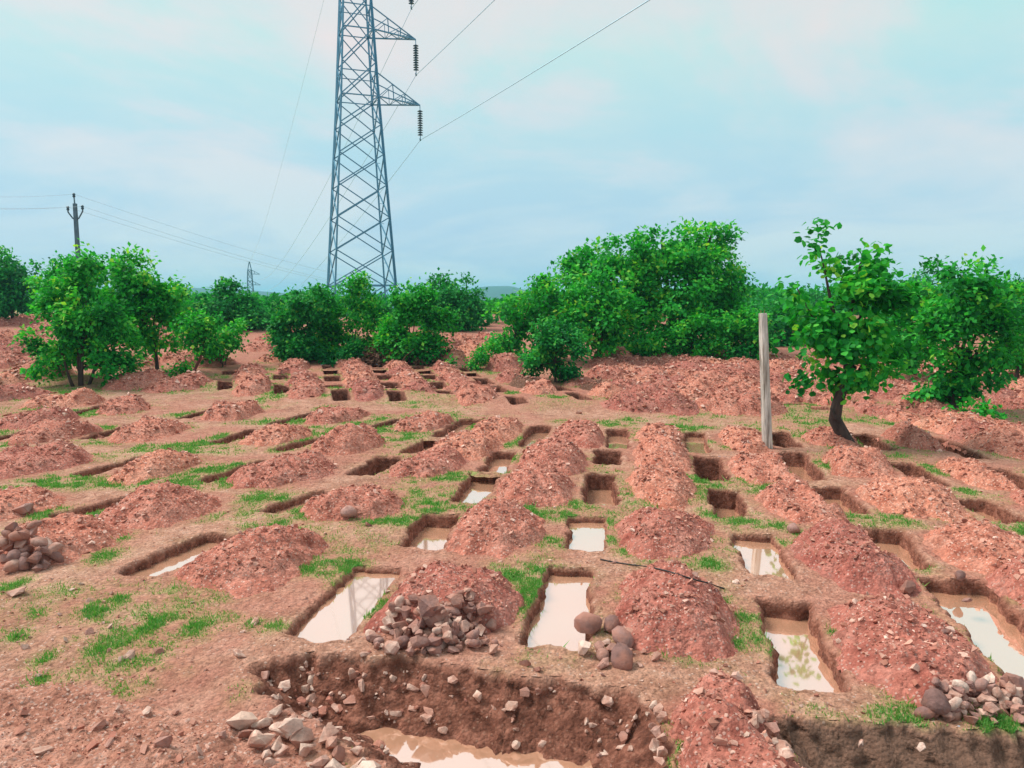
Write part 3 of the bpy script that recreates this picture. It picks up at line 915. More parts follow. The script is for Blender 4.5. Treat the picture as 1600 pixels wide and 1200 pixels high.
# ------------------------------------------------------------------ mounds
def mound_h(m, x, y):
    x = np.asarray(x, float); y = np.asarray(y, float)
    """height above the local ground plane (world z) and normalised radius"""
    dx, dy = x - m['c'][0], y - m['c'][1]
    cy, sy = math.cos(m['yaw']), math.sin(m['yaw'])
    u = dx * cy - dy * sy; v = dx * sy + dy * cy
    sd = m['seed']
    ru, rv = u / (m['W'] / 2), v / (m['L'] / 2)
    r = (np.abs(ru) ** 2.2 + np.abs(rv) ** 2.5) ** (1 / 2.35)
    th = np.arctan2(rv, ru)
    r = r * (1 + .50 * fbm(np.cos(th) * 1.6 + sd, np.sin(th) * 1.6, 3, sd) + .10 * fbm(u * 4 + sd, v * 4, 2, sd + 2))
    for p in PITS:
        rad = 2.6 if p.get('big') else max(p['L'], p['W']) * .5
        if np.hypot(*(p['c'] - m['c'])) > rad + max(m['L'], m['W']) * .85: continue
        if p.get('big'):
            P = p['P'][::3]
            dd = np.sqrt(np.min((np.ravel(x)[:, None] - P[None, :, 0]) ** 2 + (np.ravel(y)[:, None] - P[None, :, 1]) ** 2, 1)).reshape(np.shape(x))
            dd = np.where(inside(np.ravel(x), np.ravel(y), P).reshape(np.shape(x)), -dd, dd)
        else:
            ex, ey = x - p['c'][0], y - p['c'][1]
            c2, s2 = math.cos(p['yaw']), math.sin(p['yaw'])
            dd = np.maximum(np.abs(ex * c2 - ey * s2) - p['W'] / 2, np.abs(ex * s2 + ey * c2) - p['L'] / 2)
        dd = dd + .06 * fbm(x * 6, y * 6, 2, 88) - .03
        r = np.maximum(r, 1.14 - np.clip(dd, -1, .34) / .34 * 1.1)
    prof = np.where(r < 1, (1 - np.clip(r, 0, 1) ** 2.7), -(r - 1) * .5)
    lump = 1 + 1.15 * fbm(u * 1.4 + sd, v * 1.4, 2, sd + 5)
    h = m['h'] * .92 * prof * np.where(prof > 0, lump, 1)
    e = np.clip((1.15 - r) * 3, 0, 1)
    rg = m['rough']
    h = h + e * rg * (.46 * m['h'] * fbm(u * 2.8 + sd, v * 2.8, 3, sd + 9) + .095 * fbm(u * 10, v * 10 + sd, 3, sd + 12))
    clod = vnoise(u * 16 + sd, v * 16, sd + 21)
    h = h + e * rg * .028 * np.clip(clod - .55, 0, 1) * 2.2
    return h, r


def surf(x, y):
    """top of ground and mounds"""
    x = np.atleast_1d(np.asarray(x, float)); y = np.atleast_1d(np.asarray(y, float))
    z = gz(x, y)
    for m in MOUNDS:
        if np.hypot(m['c'][0] - x.mean(), m['c'][1] - y.mean()) > 2.5 + np.ptp(x) + np.ptp(y): continue
        h, r = mound_h(m, x, y)
        z = np.where(r < 1.05, np.maximum(z, h + gz_base(x, y)), z)
    return z


for m in MOUNDS:
    d = float(m['c'][1])
    cell = min(max(d * .0032, .022), .16)
    ext = 1.32
    hl = max(m['L'], m['W']) / 2 * ext
    nu = int(m['W'] * ext / cell) + 2; nv = int(m['L'] * ext / cell) + 2
    uu, vv = np.meshgrid(np.linspace(-m['W'] / 2 * ext, m['W'] / 2 * ext, nu), np.linspace(-m['L'] / 2 * ext, m['L'] / 2 * ext, nv))
    cy, sy = math.cos(m['yaw']), math.sin(m['yaw'])
    x = m['c'][0] + uu * cy + vv * sy; y = m['c'][1] - uu * sy + vv * cy
    x, y = x.ravel(), y.ravel()
    h, r = mound_h(m, x, y)
    z = h + gz_base(x, y) - np.where(r > 1.0, (r - 1) * .25, 0)
    F = grid_faces(nv, nu)[:, ::-1][:, [0, 1, 2, 3]]
    F = F[(r[F] < 1.16).any(1)]
    F = F[:, ::-1]
    org = np.array([m['c'][0], m['c'][1], float(gz_base(*m['c']))])
    used = np.zeros(len(x), bool); used[F.ravel()] = True
    remap = np.cumsum(used) - 1
    V = np.stack([x, y, z], 1)[used] - org
    me = mesh_from('soil_mound', V, remap[F], True)
    o = link('soil_mound', me, {'red': M_MOUND, 'brown': M_BROWN, 'gravel': M_GRAVEL}[m['mat']], loc=org, label=m['label'], cat='mound', group=m['group'])
    m['obj'] = o
    # broken stone and clods lying on it
    n = int(np.clip(780 * (9.0 / d) ** 1.3, 30, 900) * m['L'] * m['W'] / 2.0)
    if 'bottom left' in m['label']: n = 6500
    th = rng.uniform(0, 6.28, n); rr = np.sqrt(rng.uniform(0, 1, n)) ** .8 * rng.uniform(.8, 1.04, n)
    u = rr * np.cos(th) * m['W'] / 2; v = rr * np.sin(th) * m['L'] / 2
    sx = m['c'][0] + u * cy + v * sy; sy_ = m['c'][1] - u * sy + v * cy
    hh, r2 = mound_h(m, sx, sy_)
    ok = r2 < 1.02
    smin = .012 * max(1, d / 9)
    if 'bottom left' in m['label']:
        smin = .0085
    S = smin * (1 + rng.pareto(1.9 if smin > .01 else 2.6, n)); S = np.clip(S, smin, min(.085 * max(1, d / 13), .17))
    scatter('rubble', sx[ok], sy_[ok], (hh + gz_base(sx, sy_))[ok], S[ok] * 1.25, M_RUBBLE, parent=o)


def GS(px, py):
    """first ground or mound surface under a pixel"""
    d = ray(px, py)
    t1 = (CAMH + .1) / -d[2]; t0 = (CAMH - .75) / -d[2]
    t = np.linspace(t0, t1, 160)
    x, y, z = d[0] * t, d[1] * t, CAMH + d[2] * t
    sf = surf(x, y)
    ix = np.where(z < sf)[0]
    i = ix[0] if len(ix) else 159
    return np.array([x[i], y[i]])


# ------------------------------------------------------------------ piles of stones
def pile(name, label, pts, sizes, mats, kinds, base=None, boundary=None):
    """stones dropped one after another on a height map"""
    pts = np.array(pts)
    c = pts.mean(0)
    root = link(name, None, loc=(c[0], c[1], float(gz_base(*c))), label=label, cat='stone pile')
    x0, y0 = pts.min(0) - .3; x1, y1 = pts.max(0) + .3
    cs = .03
    gx, gy = np.meshgrid(np.arange(x0, x1, cs), np.arange(y0, y1, cs))
    hm = surf(gx.ravel(), gy.ravel()).reshape(gx.shape)
    for (x, y), s, m, kd in zip(pts, sizes, mats, kinds):
        rr = np.hypot(gx - x, gy - y) / (s * .46)
        inn = rr < 1
        if not inn.any(): continue
        zb = np.percentile(hm[inn], 35)
        hz = s * .36
        z = zb + hz * .62
        put_stone(x, y, z, s, root, m, kd, tilt=.35)
        top = zb + hz * (.5 + 1.0 * np.sqrt(np.clip(1 - rr ** 2, 0, 1)))
        hm = np.where(inn, np.maximum(hm, top - .02), hm)
    return root


def px_points(n, cx, cy, rx, ry, power=.5):
    out = []
    for _ in range(n):
        t = random.uniform(0, 6.283); r = random.random() ** power
        out.append(GS(cx + rx * r * math.cos(t), cy + ry * r * math.sin(t)))
    return out


# the big pile in front of the central mound
P_ = px_points(70, 675, 1004, 108, 24, .6) + px_points(60, 690, 972, 80, 40, .6)
S_ = [random.choice([.08, .10, .12, .14, .17, .20, .15]) * random.uniform(.85, 1.15) for _ in P_]
MT = [random.choice([M_STONE, M_STONE, M_STONE, M_DARKSTONE, M_PALE]) for _ in P_]
KD = [random.choice(['ang', 'ang', 'ang', 'round']) for _ in P_]
for (px, py, s, mt, kd) in [(668, 992, .30, M_DARKSTONE, 'ang'), (712, 955, .24, M_STONE, 'ang'), (660, 1020, .27, M_STONE, 'ang'), (627, 1012, .20, M_DARKSTONE, 'round'), (585, 1002, .22, M_STONE, 'ang'),
                            (725, 998, .20, M_STONE, 'ang'), (700, 1018, .14, M_PALE, 'ang'), (770, 1022, .16, M_PALE, 'ang'), (738, 1008, .17, M_DARKSTONE, 'round'), (610, 985, .2, M_STONE, 'ang')]:
    P_.append(GS(px, py)); S_.append(s); MT.append(mt); KD.append(kd)
pile('stone_pile', 'large pile of broken brown stones at the foot of the central mound', P_, S_, MT, KD)
# boulders right of the central pit
P_, S_, MT, KD = [], [], [], []
for (px, py, s, mt, kd) in [(918, 985, .32, M_DARKSTONE, 'round'), (955, 985, .22, M_DARKSTONE, 'round'), (972, 1008, .30, M_DARKSTONE, 'round'), (912, 1022, .24, M_PALE, 'ang'), (938, 1020, .18, M_STONE, 'ang'),
                            (972, 1040, .28, M_DARKSTONE, 'round'), (942, 1030, .17, M_STONE, 'round'), (958, 1022, .18, M_STONE, 'ang'), (944, 1042, .15, M_STONE, 'ang'), (985, 988, .13, M_STONE, 'ang'), (980, 1022, .14, M_STONE, 'ang'),
                            (948, 1008, .12, M_STONE, 'ang'), (1006, 1022, .10, M_STONE, 'ang'), (1024, 1032, .13, M_PALE, 'ang')]:
    P_.append(GS(px, py)); S_.append(s); MT.append(mt); KD.append(kd)
pile('stone_pile', 'small group of rounded boulders between the central pit and mound', P_, S_, MT, KD)
# heap of rounded stones at the right
P_ = px_points(60, 1545, 1116, 112, 18) + px_points(50, 1550, 1100, 98, 18) + px_points(26, 1560, 1088, 76, 12)
S_ = [random.choice([.09, .11, .13, .16]) * random.uniform(.85, 1.15) for _ in P_]
MT = [random.choice([M_STONE, M_STONE, M_DARKSTONE, M_PALE]) for _ in P_]
KD = [random.choice(['ang', 'ang', 'ang', 'round']) for _ in P_]
P_.append(GS(1462, 1118)); S_.append(.25); MT.append(M_DARKSTONE); KD.append('round')
P_.append(GS(1580, 1100)); S_.append(.2); MT.append(M_DARKSTONE); KD.append('ang')
pile('stone_pile', 'long heap of rounded stones beside the dark trench at bottom right', P_, S_, MT, KD)
# dark boulders on the left edge
P_ = px_points(26, 38, 876, 55, 20) + px_points(14, 30, 862, 40, 14)
S_ = [random.choice([.13, .17, .22, .26]) * random.uniform(.85, 1.1) for _ in P_]
MT = [random.choice([M_DARKSTONE, M_DARKSTONE, M_STONE]) for _ in P_]
KD = [random.choice(['ang', 'round']) for _ in P_]
pile('stone_pile', 'pile of dark boulders at the left edge of the photo', P_, S_, MT, KD)
# pale stones along the near rim of the front trench
P_ = []
for i_ in range(46):
    t_ = random.random(); e_ = np.array([-1.75, 5.62]) * (1 - t_) + np.array([-.35, 4.5]) * t_
    P_.append(e_ + np.array([random.gauss(-.15, .17), random.gauss(-.15, .15)]))
S_ = [random.choice([.09, .12, .16, .2, .26]) * random.uniform(.8, 1.1) for _ in P_]
MT = [random.choice([M_PALE, M_PALE, M_STONE]) for _ in P_]
pile('stone_pile', 'pale stones lining the near rim of the wide front trench', P_, S_, MT, ['ang'] * len(P_))
# stones at both sides of the front mound
P_ = [GS(1022 + random.uniform(-10, 14), 1105 + i * 11) for i in range(9)]
pile('stone_pile', 'short line of pale stones on the right rim of the wide front trench', P_, [random.uniform(.08, .16) for _ in P_], [random.choice([M_PALE, M_STONE]) for _ in P_], ['ang'] * len(P_))
P_ = [GS(1178 + i * 5 + random.uniform(-8, 8), 1120 + i * 7) for i in range(11)]
pile('stone_pile', 'short line of stones on the left rim of the dark trench', P_, [random.uniform(.09, .17) for _ in P_], [random.choice([M_PALE, M_STONE]) for _ in P_], ['ang'] * len(P_))


def lone(px, py, s, label, mat, kd, squash=1.0, name='boulder', tilt=.2):
    c = GS(px, py)
    z = float(surf(c[0], c[1])[0])
    o = put_stone(c[0], c[1], z + s * .2 * squash, s, None, mat, kd, name, squash, tilt)
    o['label'] = label; o['category'] = 'stone'
    return o


lone(1412, 926, .30, 'flat-topped reddish block of stone above the water-filled pit at right', M_STONE, 'ang', .8, tilt=.05)
lone(545, 808, .30, 'round pinkish boulder on top of the cone-like mound', M_DARKSTONE, 'round')
lone(577, 822, .14, 'dark angular stone at the foot of the cone-like mound', M_DARKSTONE, 'ang')
lone(38, 803, .42, 'dark flat boulder in front of the stony mound at the left edge', M_DARKSTONE, 'ang', .8)
lone(28, 928, .30, 'pale flat stone lying on bare ground below the dark boulders', M_PALE, 'ang', .5)
lone(1478, 990, .13, 'single dark stone lying on the brown-patched mound', M_DARKSTONE, 'ang')
lone(570, 1023, .16, 'white flat stone at the left foot of the large stone pile', M_PALE, 'ang', .5)
lone(1240, 832, .22, 'dark boulder on the upper left side of a second-row mound', M_DARKSTONE, 'round')
lone(1500, 905, .22, 'grey stone in the far wall of the ragged pit at right', M_DARKSTONE, 'round')

# loose stones on the open ground
BIG = [(375, 1026, .17, 'p'), (245, 1022, .15, 'd'), (203, 1028, .18, 'p'), (190, 1034, .12, 'p'), (140, 990, .10, 's'), (105, 1003, .10, 'p'), (40, 1014, .12, 'p'), (170, 981, .09, 's'), (140, 940, .11, 'p'), (128, 913, .10, 'p'), (60, 1058, .10, 'p'),
       (230, 1114, .13, 'p'), (155, 1138, .15, 's'), (255, 1168, .2, 's'), (65, 1176, .16, 'p'), (170, 1165, .10, 's'), (1150, 912, .12, 'p'), (1165, 908, .08, 's'), (1310, 1010, .08, 'p'), (820, 1040, .14, 's'), (840, 1048, .12, 's'), (398, 975, .12, 's'),
       (395, 830, .13, 'p'), (100, 650, .2, 'p'), (905, 647, .25, 'p'), (1150, 1000, .08, 'p'), (1440, 1170, .1, 'p'), (1345, 1165, .09, 'p'), (1510, 940, .16, 'd'), (960, 880, .1, 's'), (1045, 915, .1, 's'), (1000, 1040, .09, 's'), (275, 1115, .1, 's'), (310, 1175, .11, 's')]
for px, py, s_, t in BIG:
    c = GS(px, py); put_stone(c[0], c[1], float(surf(*c)[0]) + s_ * .1, s_, ground, {'p': M_PALE, 's': M_STONE, 'd': M_DARKSTONE}[t], 'ang', 'stone', .7)
for _ in range(170):
    px, py = random.uniform(0, 1600), 760 + 440 * random.random() ** .8
    c = GS(px, py)
    if any(np.hypot(*(c - p['c'])) < 1.1 for p in PITS if not p.get('big')) and random.random() < .7: continue
    if inside(np.array([c[0]]), np.array([c[1]]), PITS[[i for i, p in enumerate(PITS) if p.get('big')][0]]['P'])[0] or inside(np.array([c[0]]), np.array([c[1]]), PITS[[i for i, p in enumerate(PITS) if p.get('big')][1]]['P'])[0]: continue
    if any(inside(np.array([c[0]]), np.array([c[1]]), p['P'])[0] for p in PITS if np.hypot(*(c - p['c'])) < 1.5): continue
    s_ = random.uniform(.04, .085) * (c[1] / 8) ** .5
    put_stone(c[0], c[1], float(surf(*c)[0]) + s_ * .1, s_, ground, random.choice([M_STONE, M_PALE, M_RUBBLE]), 'ang', 'stone', .75)
# stones stuck in the wall of the wide trench
trench = [p for p in PITS if p.get('big')][0]
tv = np.empty(len(trench['obj'].data.vertices) * 3); trench['obj'].data.vertices.foreach_get('co', tv); tv = tv.reshape(-1, 3)
cand = tv[(tv[:, 2] < -.06) & (tv[:, 2] > -.36) & (tv[:, 1] > .25)]
cand = cand[rng.uniform(0, 1, len(cand)) < np.where(cand[:, 0] < -.6, 1.0, .35)]
for i in rng.choice(len(cand), 280, replace=False):
    q = cand[i] + np.array(trench['obj'].location)
    s_ = random.choice([.03, .035, .04, .05, .06, .075, .09, .14]) * random.uniform(.8, 1.15)
    put_stone(q[0], q[1], q[2], s_, trench['obj'], random.choice([M_STONE, M_PALE, M_PALE, M_RUBBLE]), 'ang', 'stone')
# pebbles too small to pick apart
n = 13000
yy = 4.3 * (24 / 4.3) ** rng.uniform(0, 1, n); xx = rng.uniform(-.75, .75, n) * yy
ok = np.ones(n, bool)
for p in PITS:
    b0, b1 = p['P'].min(0), p['P'].max(0)
    ix = np.where((xx > b0[0]) & (xx < b1[0]) & (yy > b0[1]) & (yy < b1[1]))[0]
    if len(ix): ok[ix[inside(xx[ix], yy[ix], p['P'])]] = False
xx, yy = xx[ok], yy[ok]
S = .010 * np.maximum(1, yy / 9) * (1 + rng.pareto(2.4, len(xx))); S = np.minimum(S, .05)
scatter('pebbles', xx, yy, gz(xx, yy), S, M_RUBBLE, parent=ground)

# ------------------------------------------------------------------ grass
n = 1500000
yy = 4.4 * (45 / 4.4) ** rng.uniform(0, 1, n); xx = rng.uniform(-.74, .74, n) * yy
gmv = grass_mask(xx, yy)
keep = rng.uniform(0, 1, n) < np.clip((gmv - .10) * 1.05, 0, 1) ** 2.1
for p in PITS:
    b0, b1 = p['P'].min(0), p['P'].max(0)
    ix = np.where((xx > b0[0]) & (xx < b1[0]) & (yy > b0[1]) & (yy < b1[1]) & keep)[0]
    if len(ix): keep[ix[inside(xx[ix], yy[ix], p['P'])]] = False
for m in MOUNDS:
    ix = np.where((np.abs(xx - m['c'][0]) < m['L']) & (np.abs(yy - m['c'][1]) < m['L']) & keep)[0]
    if len(ix): keep[ix[mound_h(m, xx[ix], yy[ix])[1] < .93]] = False
xx, yy, gmv = xx[keep], yy[keep], gmv[keep]
m_ = len(xx)
zz = gz(xx, yy)
hgt = rng.uniform(.010, .030, m_) * (.6 + gmv) * np.maximum(1, (yy / 12) ** .5)
hgt *= np.where(rng.uniform(0, 1, m_) < .07, 2.3, 1.0)
wdt = .007 * np.maximum(1, yy / 8)
a = rng.uniform(0, 6.28, m_); le = rng.normal(0, .7, m_); la = rng.uniform(0, 6.28, m_)
b1 = np.stack([xx - np.cos(a) * wdt, yy - np.sin(a) * wdt, zz - .005], -1)
b2 = np.stack([xx + np.cos(a) * wdt, yy + np.sin(a) * wdt, zz - .005], -1)
tp = np.stack([xx + np.cos(la) * hgt * le, yy + np.sin(la) * hgt * le, zz + hgt], -1)
V = np.stack([b1, b2, tp], 1).reshape(-1, 3)
tint = np.repeat(np.clip(1.16 - gmv * .95 + rng.normal(0, .24, m_), 0, 1), 3)
g_o = link('grass', mesh_from('grass', V, np.arange(m_ * 3).reshape(-1, 3), False, {'tint': tint}), M_GRASS,
           label='low green grass and weeds growing between the pits', cat='grass', kind='stuff')

# ------------------------------------------------------------------ black hose
pts = []
ctl = np.array([(938, 876), (960, 880), (1000, 886), (1040, 894), (1080, 906), (1110, 915), (1132, 922)], float)
for t in np.linspace(0, 6, 37):
    px = np.interp(t, range(7), ctl[:, 0]); py = np.interp(t, range(7), ctl[:, 1])
    c = GS(px, py); pts.append([c[0], c[1], float(surf(*c)[0]) + .012])
pts = np.array(pts)
for _ in range(2): pts[1:-1] = .5 * pts[1:-1] + .25 * pts[:-2] + .25 * pts[2:]
V, F = tube_arrays(pts, [.008] * len(pts), 7)
link('hose', mesh_from('hose', V, F), M_HOSE, label='thin black hose lying across the red mound behind the central pit', cat='hose')

# ------------------------------------------------------------------ concrete post
pb = G(1199, 702)
zb = float(gz_base(*pb))
root = link('concrete_post', None, loc=(pb[0], pb[1], zb), label='tall square pale concrete post standing among the pits', cat='post')
bm = bmesh.new()
topv = at(1192, 490, pb[1])
lean = (topv.x - pb[0]); hgt = topv.z - zb
lv = [(-.3, .122), (0, .120), (hgt * .35, .114), (hgt * .7, .105), (hgt - .06, .099), (hgt, .092)]
ring = []
for z, r in lv:
    c = []
    for (sx, sy) in ((-1, -.6), (-.6, -1), (.6, -1), (1, -.6), (1, .6), (.6, 1), (-.6, 1), (-1, .6)):
        jx, jy = random.uniform(-.004, .004), random.uniform(-.004, .004)
        ca, sa = math.cos(.42), math.sin(.42)
        c.append(bm.verts.new((lean * z / hgt + (sx * ca - sy * sa) * r * .8 + jx, (sx * sa + sy * ca) * r * .8 + jy, z + (random.uniform(-.012, .012) if z == hgt else 0))))
    ring.append(c)
for a_, b_ in zip(ring, ring[1:]):
    for i in range(8):
        bm.faces.new((a_[i], a_[(i + 1) % 8], b_[(i + 1) % 8], b_[i]))
bm.faces.new(ring[-1]); bm.faces.new(ring[0][::-1])
me = bpy.data.meshes.new('shaft'); bm.to_mesh(me); bm.free()
link('shaft', me, M_CONC, parent=root)
for dx in (-.035, .03):
    V, F = tube_arrays([(lean + dx, 0, hgt - .05), (lean + dx * 1.2, .01, hgt + .07)], [.008, .008], 6)
    link('steel_bar', mesh_from('steel_bar', V, F), M_BARKRED, parent=root)

# ------------------------------------------------------------------ lattice towers
def angle_bar():
    t = .16
    V = []
    prof = [(0, 0), (1, 0), (1, t), (t, t), (t, 1), (0, 1)]
    for z in (0, 1):
        V += [(x - .35, y - .35, z) for x, y in prof]
    F = []
    for i in range(6):
        j = (i + 1) % 6
        F += [(i, j, 6 + j), (i, 6 + j, 6 + i)]
    for o, rv in ((0, True), (6, False)):
        for tri in ((0, 1, 2), (0, 2, 3), (0, 3, 4), (0, 4, 5)):
            F.append(tuple(o + q for q in (tri[::-1] if rv else tri)))
    return mesh_from('steel_angle', np.array(V, float), np.array(F), False)


def bar(name, me, a, b, size, parent, mat):
    a, b = Vector(a), Vector(b)
    d = b - a
    o = bpy.data.objects.new(name, me)
    C.objects.link(o)
    o.parent = parent
    q = d.to_track_quat('Z', 'Y')
    o.location = a
    o.rotation_mode = 'QUATERNION'
    o.rotation_quaternion = q
    o.scale = (size, size, d.length)
    return o


def tower(name, label, loc, yaw, k_, mat, detail=True, arm_side=(1,)):
    """k_ scales member thickness; heights in metres above the base"""
    me = angle_bar(); me.materials.append(mat)
    root = link(name, None, loc=loc, label=label, cat='pylon', group=None)
    root.rotation_euler = (0, 0, yaw)

    def hw(z): return float(np.interp(z, [0, 16.2, 20.9, 25.6, 27.4, 31.0], [2.35, 1.32, 1.06, .82, .74, .06]))
    zs = [0, 2.7, 5.2, 7.6, 9.9, 12.1, 14.2, 16.2, 18.55, 20.9, 23.25, 25.6, 27.4, 31.0]
    if not detail: zs = [0, 5.0, 9.3, 13.1, 16.2, 18.6, 20.9, 23.2, 25.6, 27.4, 31.0]

    def cn(z, i):
        h = hw(z); sx, sy = ((-1, -1), (1, -1), (1, 1), (-1, 1))[i]
        return Vector((sx * h, sy * h, z))
    for i in range(4):
        o = None
        for za, zb_ in ((0, 16.2), (16.2, 27.4), (27.4, 31.0)):
            bar('leg', me, cn(za, i), cn(zb_, i), .17 * k_ if za < 20 else .12 * k_, root, mat)
    for za, zb_ in zip(zs, zs[1:]):
        for i in range(4):
            j = (i + 1) % 4
            if zb_ < 31:
                bar('brace', me, cn(za, i), cn(zb_, j), .095 * k_, root, mat)
                bar('brace', me, cn(za, j), cn(zb_, i), .095 * k_, root, mat)
            if za in (2.7, 16.2, 20.9, 25.6, 27.4):
                bar('brace', me, cn(za, i), cn(za, j), .09 * k_, root, mat)
    tips = []
    for zb_, zt, ln in ((16.2, 17.9, 3.35), (20.9, 22.5, 3.35), (25.6, 27.4, 3.3)):
        tip = Vector((hw(zb_) + ln, 0, zb_ - .05))
        tips.append(tip)
        a1, a2 = cn(zb_, 1), cn(zb_, 2); t1, t2 = cn(zt, 1), cn(zt, 2)
        arm = bar('cross_arm', me, a1, tip, .105 * k_, root, mat)
        inv = (Matrix.Translation(arm.location) @ arm.rotation_quaternion.to_matrix().to_4x4() @ Matrix.Diagonal((*arm.scale, 1))).inverted()

        def sub(a, b, s):
            o = bar('brace', me, a, b, s * k_, arm, mat)
            o.matrix_parent_inverse = inv
        for i in range(4):
            sub(cn(zt, i), cn(zt, (i + 1) % 4), .075)
        sub(a2, tip, .105); sub(t1, tip, .08); sub(t2, tip, .08)
        prev = None
        for f_ in (.36, .64, .84):
            p1, p2 = a1.lerp(tip, f_), a2.lerp(tip, f_); q1, q2 = t1.lerp(tip, f_), t2.lerp(tip, f_)
            if detail:
                sub(p1, p2, .06); sub(p1, q1, .06); sub(p2, q2, .06)
                pa, pb_, qa, qb_ = prev or (a1, a2, t1, t2)
                sub(pa, p2, .06); sub(q1, pa, .055); sub(q2, pb_, .055)
                prev = (p1, p2, q1, q2)
            elif f_ == .36:
                sub(p1, q1, .06)
    # step bolts on one leg
    if detail:
        for z in np.arange(3, 26, 1.5):
            c = cn(z, 2); bar('step_bolt', me, c, c + Vector((.3, .05, 0)), .03, root, mat)
    # concrete footings
    for i in range(4):
        c = cn(0, i)
        V, F = box_arrays(.7, .7, .55, -.25, .75)
        link('footing', mesh_from('footing', V + np.array(c), F, False), M_CONC, parent=root)
    bpy.context.view_layer.update()
    return root, [root.matrix_world @ t for t in tips], root.matrix_world @ Vector((0, 0, 31))


TY = R(20)
tx, ty = -11.3, 58.0
tz = float(gz_base(tx, ty))
tw, tips, peak = tower('lattice_pylon', 'tall blue-grey steel lattice pylon rising out of the frame', (tx, ty, tz), TY, .84, M_STEEL)
fx_, fy_ = -115.0, 340.0
ftw, ftips, fpeak = tower('lattice_pylon', 'tiny distant steel lattice pylon behind the trees at left', (fx_, fy_, -11.3), R(20), 2.2, M_STEELFAR, False)

INS_L = 2.45
DISC = None


def insulator(tip, which):
    global DISC
    root = link('insulator_string', None, loc=tip, label=f'{which} string of dark insulator discs hanging from the pylon arm', cat='insulator', group='insulator strings on the pylon')
    V, F = tube_arrays([(0, 0, 0.02), (0, 0, -INS_L)], [.03, .03], 6)
    link('rod', mesh_from('rod', V, F), M_STEEL, parent=root)
    if DISC is None:
        V, F = tube_arrays([(0, 0, .075), (0, 0, .06), (0, 0, .02), (0, 0, -.03), (0, 0, -.05)], [.05, .075, .15, .215, .08], 12)
        DISC = mesh_from('insulator_disc', V, F); DISC.materials.append(M_INSUL)
    for j in range(11):
        o = bpy.data.objects.new('insulator_disc', DISC); C.objects.link(o); o.parent = root
        o.location = (0, 0, -.42 - j * .172)
    V, F = tube_arrays([(.0, .30, -INS_L - .02), (0, 0, -INS_L - .10), (0, -.30, -INS_L - .02)], [.04, .06, .04], 6)
    link('clamp', mesh_from('clamp', V, F), M_STEEL, parent=root)
    return Vector(tip) + Vector((0, 0, -INS_L - .08))


def wire(name, a, b, sag, rad, label, mat, n=40, group=None, cat='cable', rad2=None):
    pts = []
    for i in range(n + 1):
        t = i / n
        p = a.lerp(b, t); p.z -= 4 * sag * t * (1 - t)
        pts.append(p)
    V, F = tube_arrays(pts, list(np.linspace(rad, rad2 or rad, n + 1)), 5)
    return link(name, mesh_from(name, V, F), mat, label=label, cat=cat, group=group)


along = Vector((math.sin(TY), -math.cos(TY), 0))
for tp, ft, wn in zip(tips, ftips, ('lowest', 'middle', 'topmost')):
    hb = insulator(tp, wn)
    wire('power_cable', hb, hb + along * 300 + Vector((0, 0, 1)), 4.6, .022, f'{wn} power cable running from the pylon over the viewer to the right', M_WIRE, 60, 'power cables on the pylon')
    wire('power_cable', hb, Vector(ft) + Vector((0, 0, -2.4)), 5.0, .020, f'{wn} power cable running from the pylon back to the distant pylon', M_WIRE, 50, 'power cables on the pylon', rad2=.05)
wire('earth_wire', peak, fpeak, 4.0, .012, 'faint thin wire left of the pylon sloping down to the distant pylon', M_WIREFAR, 50, rad2=.04)

# ------------------------------------------------------------------ utility pole with three wires
py_ = 46.0
ptop = at(117, 318, py_)
zb = float(gz_base(ptop.x, py_))
root = link('utility_pole', None, loc=(ptop.x, py_, zb), label='slim dark utility pole with a forked top behind the left trees', cat='pole')
hgt = ptop.z - zb
V, F = box_arrays(.25, .22, hgt + .4, -.4, .72)
link('shaft', mesh_from('shaft', V, F, False), M_CONCDARK, parent=root)
tips_p = []
V, F = tube_arrays([(0, 0, hgt - .3), (-.03, 0, hgt + .35)], [.05, .04], 6)
link('top_bracket', mesh_from('top_bracket', V, F), M_CONCDARK, parent=root)
for (x, z) in ((-.43, hgt - .35), (.43, hgt - .30), (-.03, hgt + .40)):
    if z < hgt:
        sx = -1 if x < 0 else 1
        V, F = tube_arrays([(0, 0, hgt - .95), (sx * .18, 0, hgt - .85), (x, 0, z - .15), (x, 0, z)], [.045] * 4, 6)
        link('cross_arm', mesh_from('cross_arm', V, F), M_CONCDARK, parent=root)
    V, F = tube_arrays([(x, 0, z - .05), (x, 0, z), (x, 0, z + .07), (x, 0, z + .12), (x, 0, z + .2)], [.04, .09, .06, .09, .05], 10)
    link('insulator', mesh_from('insulator', V, F), M_INSUL, parent=root)
    tips_p.append(Vector((ptop.x + x, py_, zb + z + .14)))
endr = at(690, 452, 190); endl = at(-260, 300, 40)
for i, (tp, nm) in enumerate(zip(tips_p, ('left arm', 'right arm', 'top'))):
    off = Vector((0, 0, .5 if i == 2 else 0)) + Vector((i * .4 - .4, 0, 0))
    wire('service_wire', tp, endr + off * 2.5, 2.2, .008, f'faint wire from the {nm} of the utility pole sloping down to the right', M_WIREFAR, 40, 'wires on the utility pole', rad2=.03)
    wire('service_wire', tp, endl + off * 1.0, .4, .008, f'faint wire from the {nm} of the utility pole to the left edge', M_WIREFAR, 20, 'wires on the utility pole')


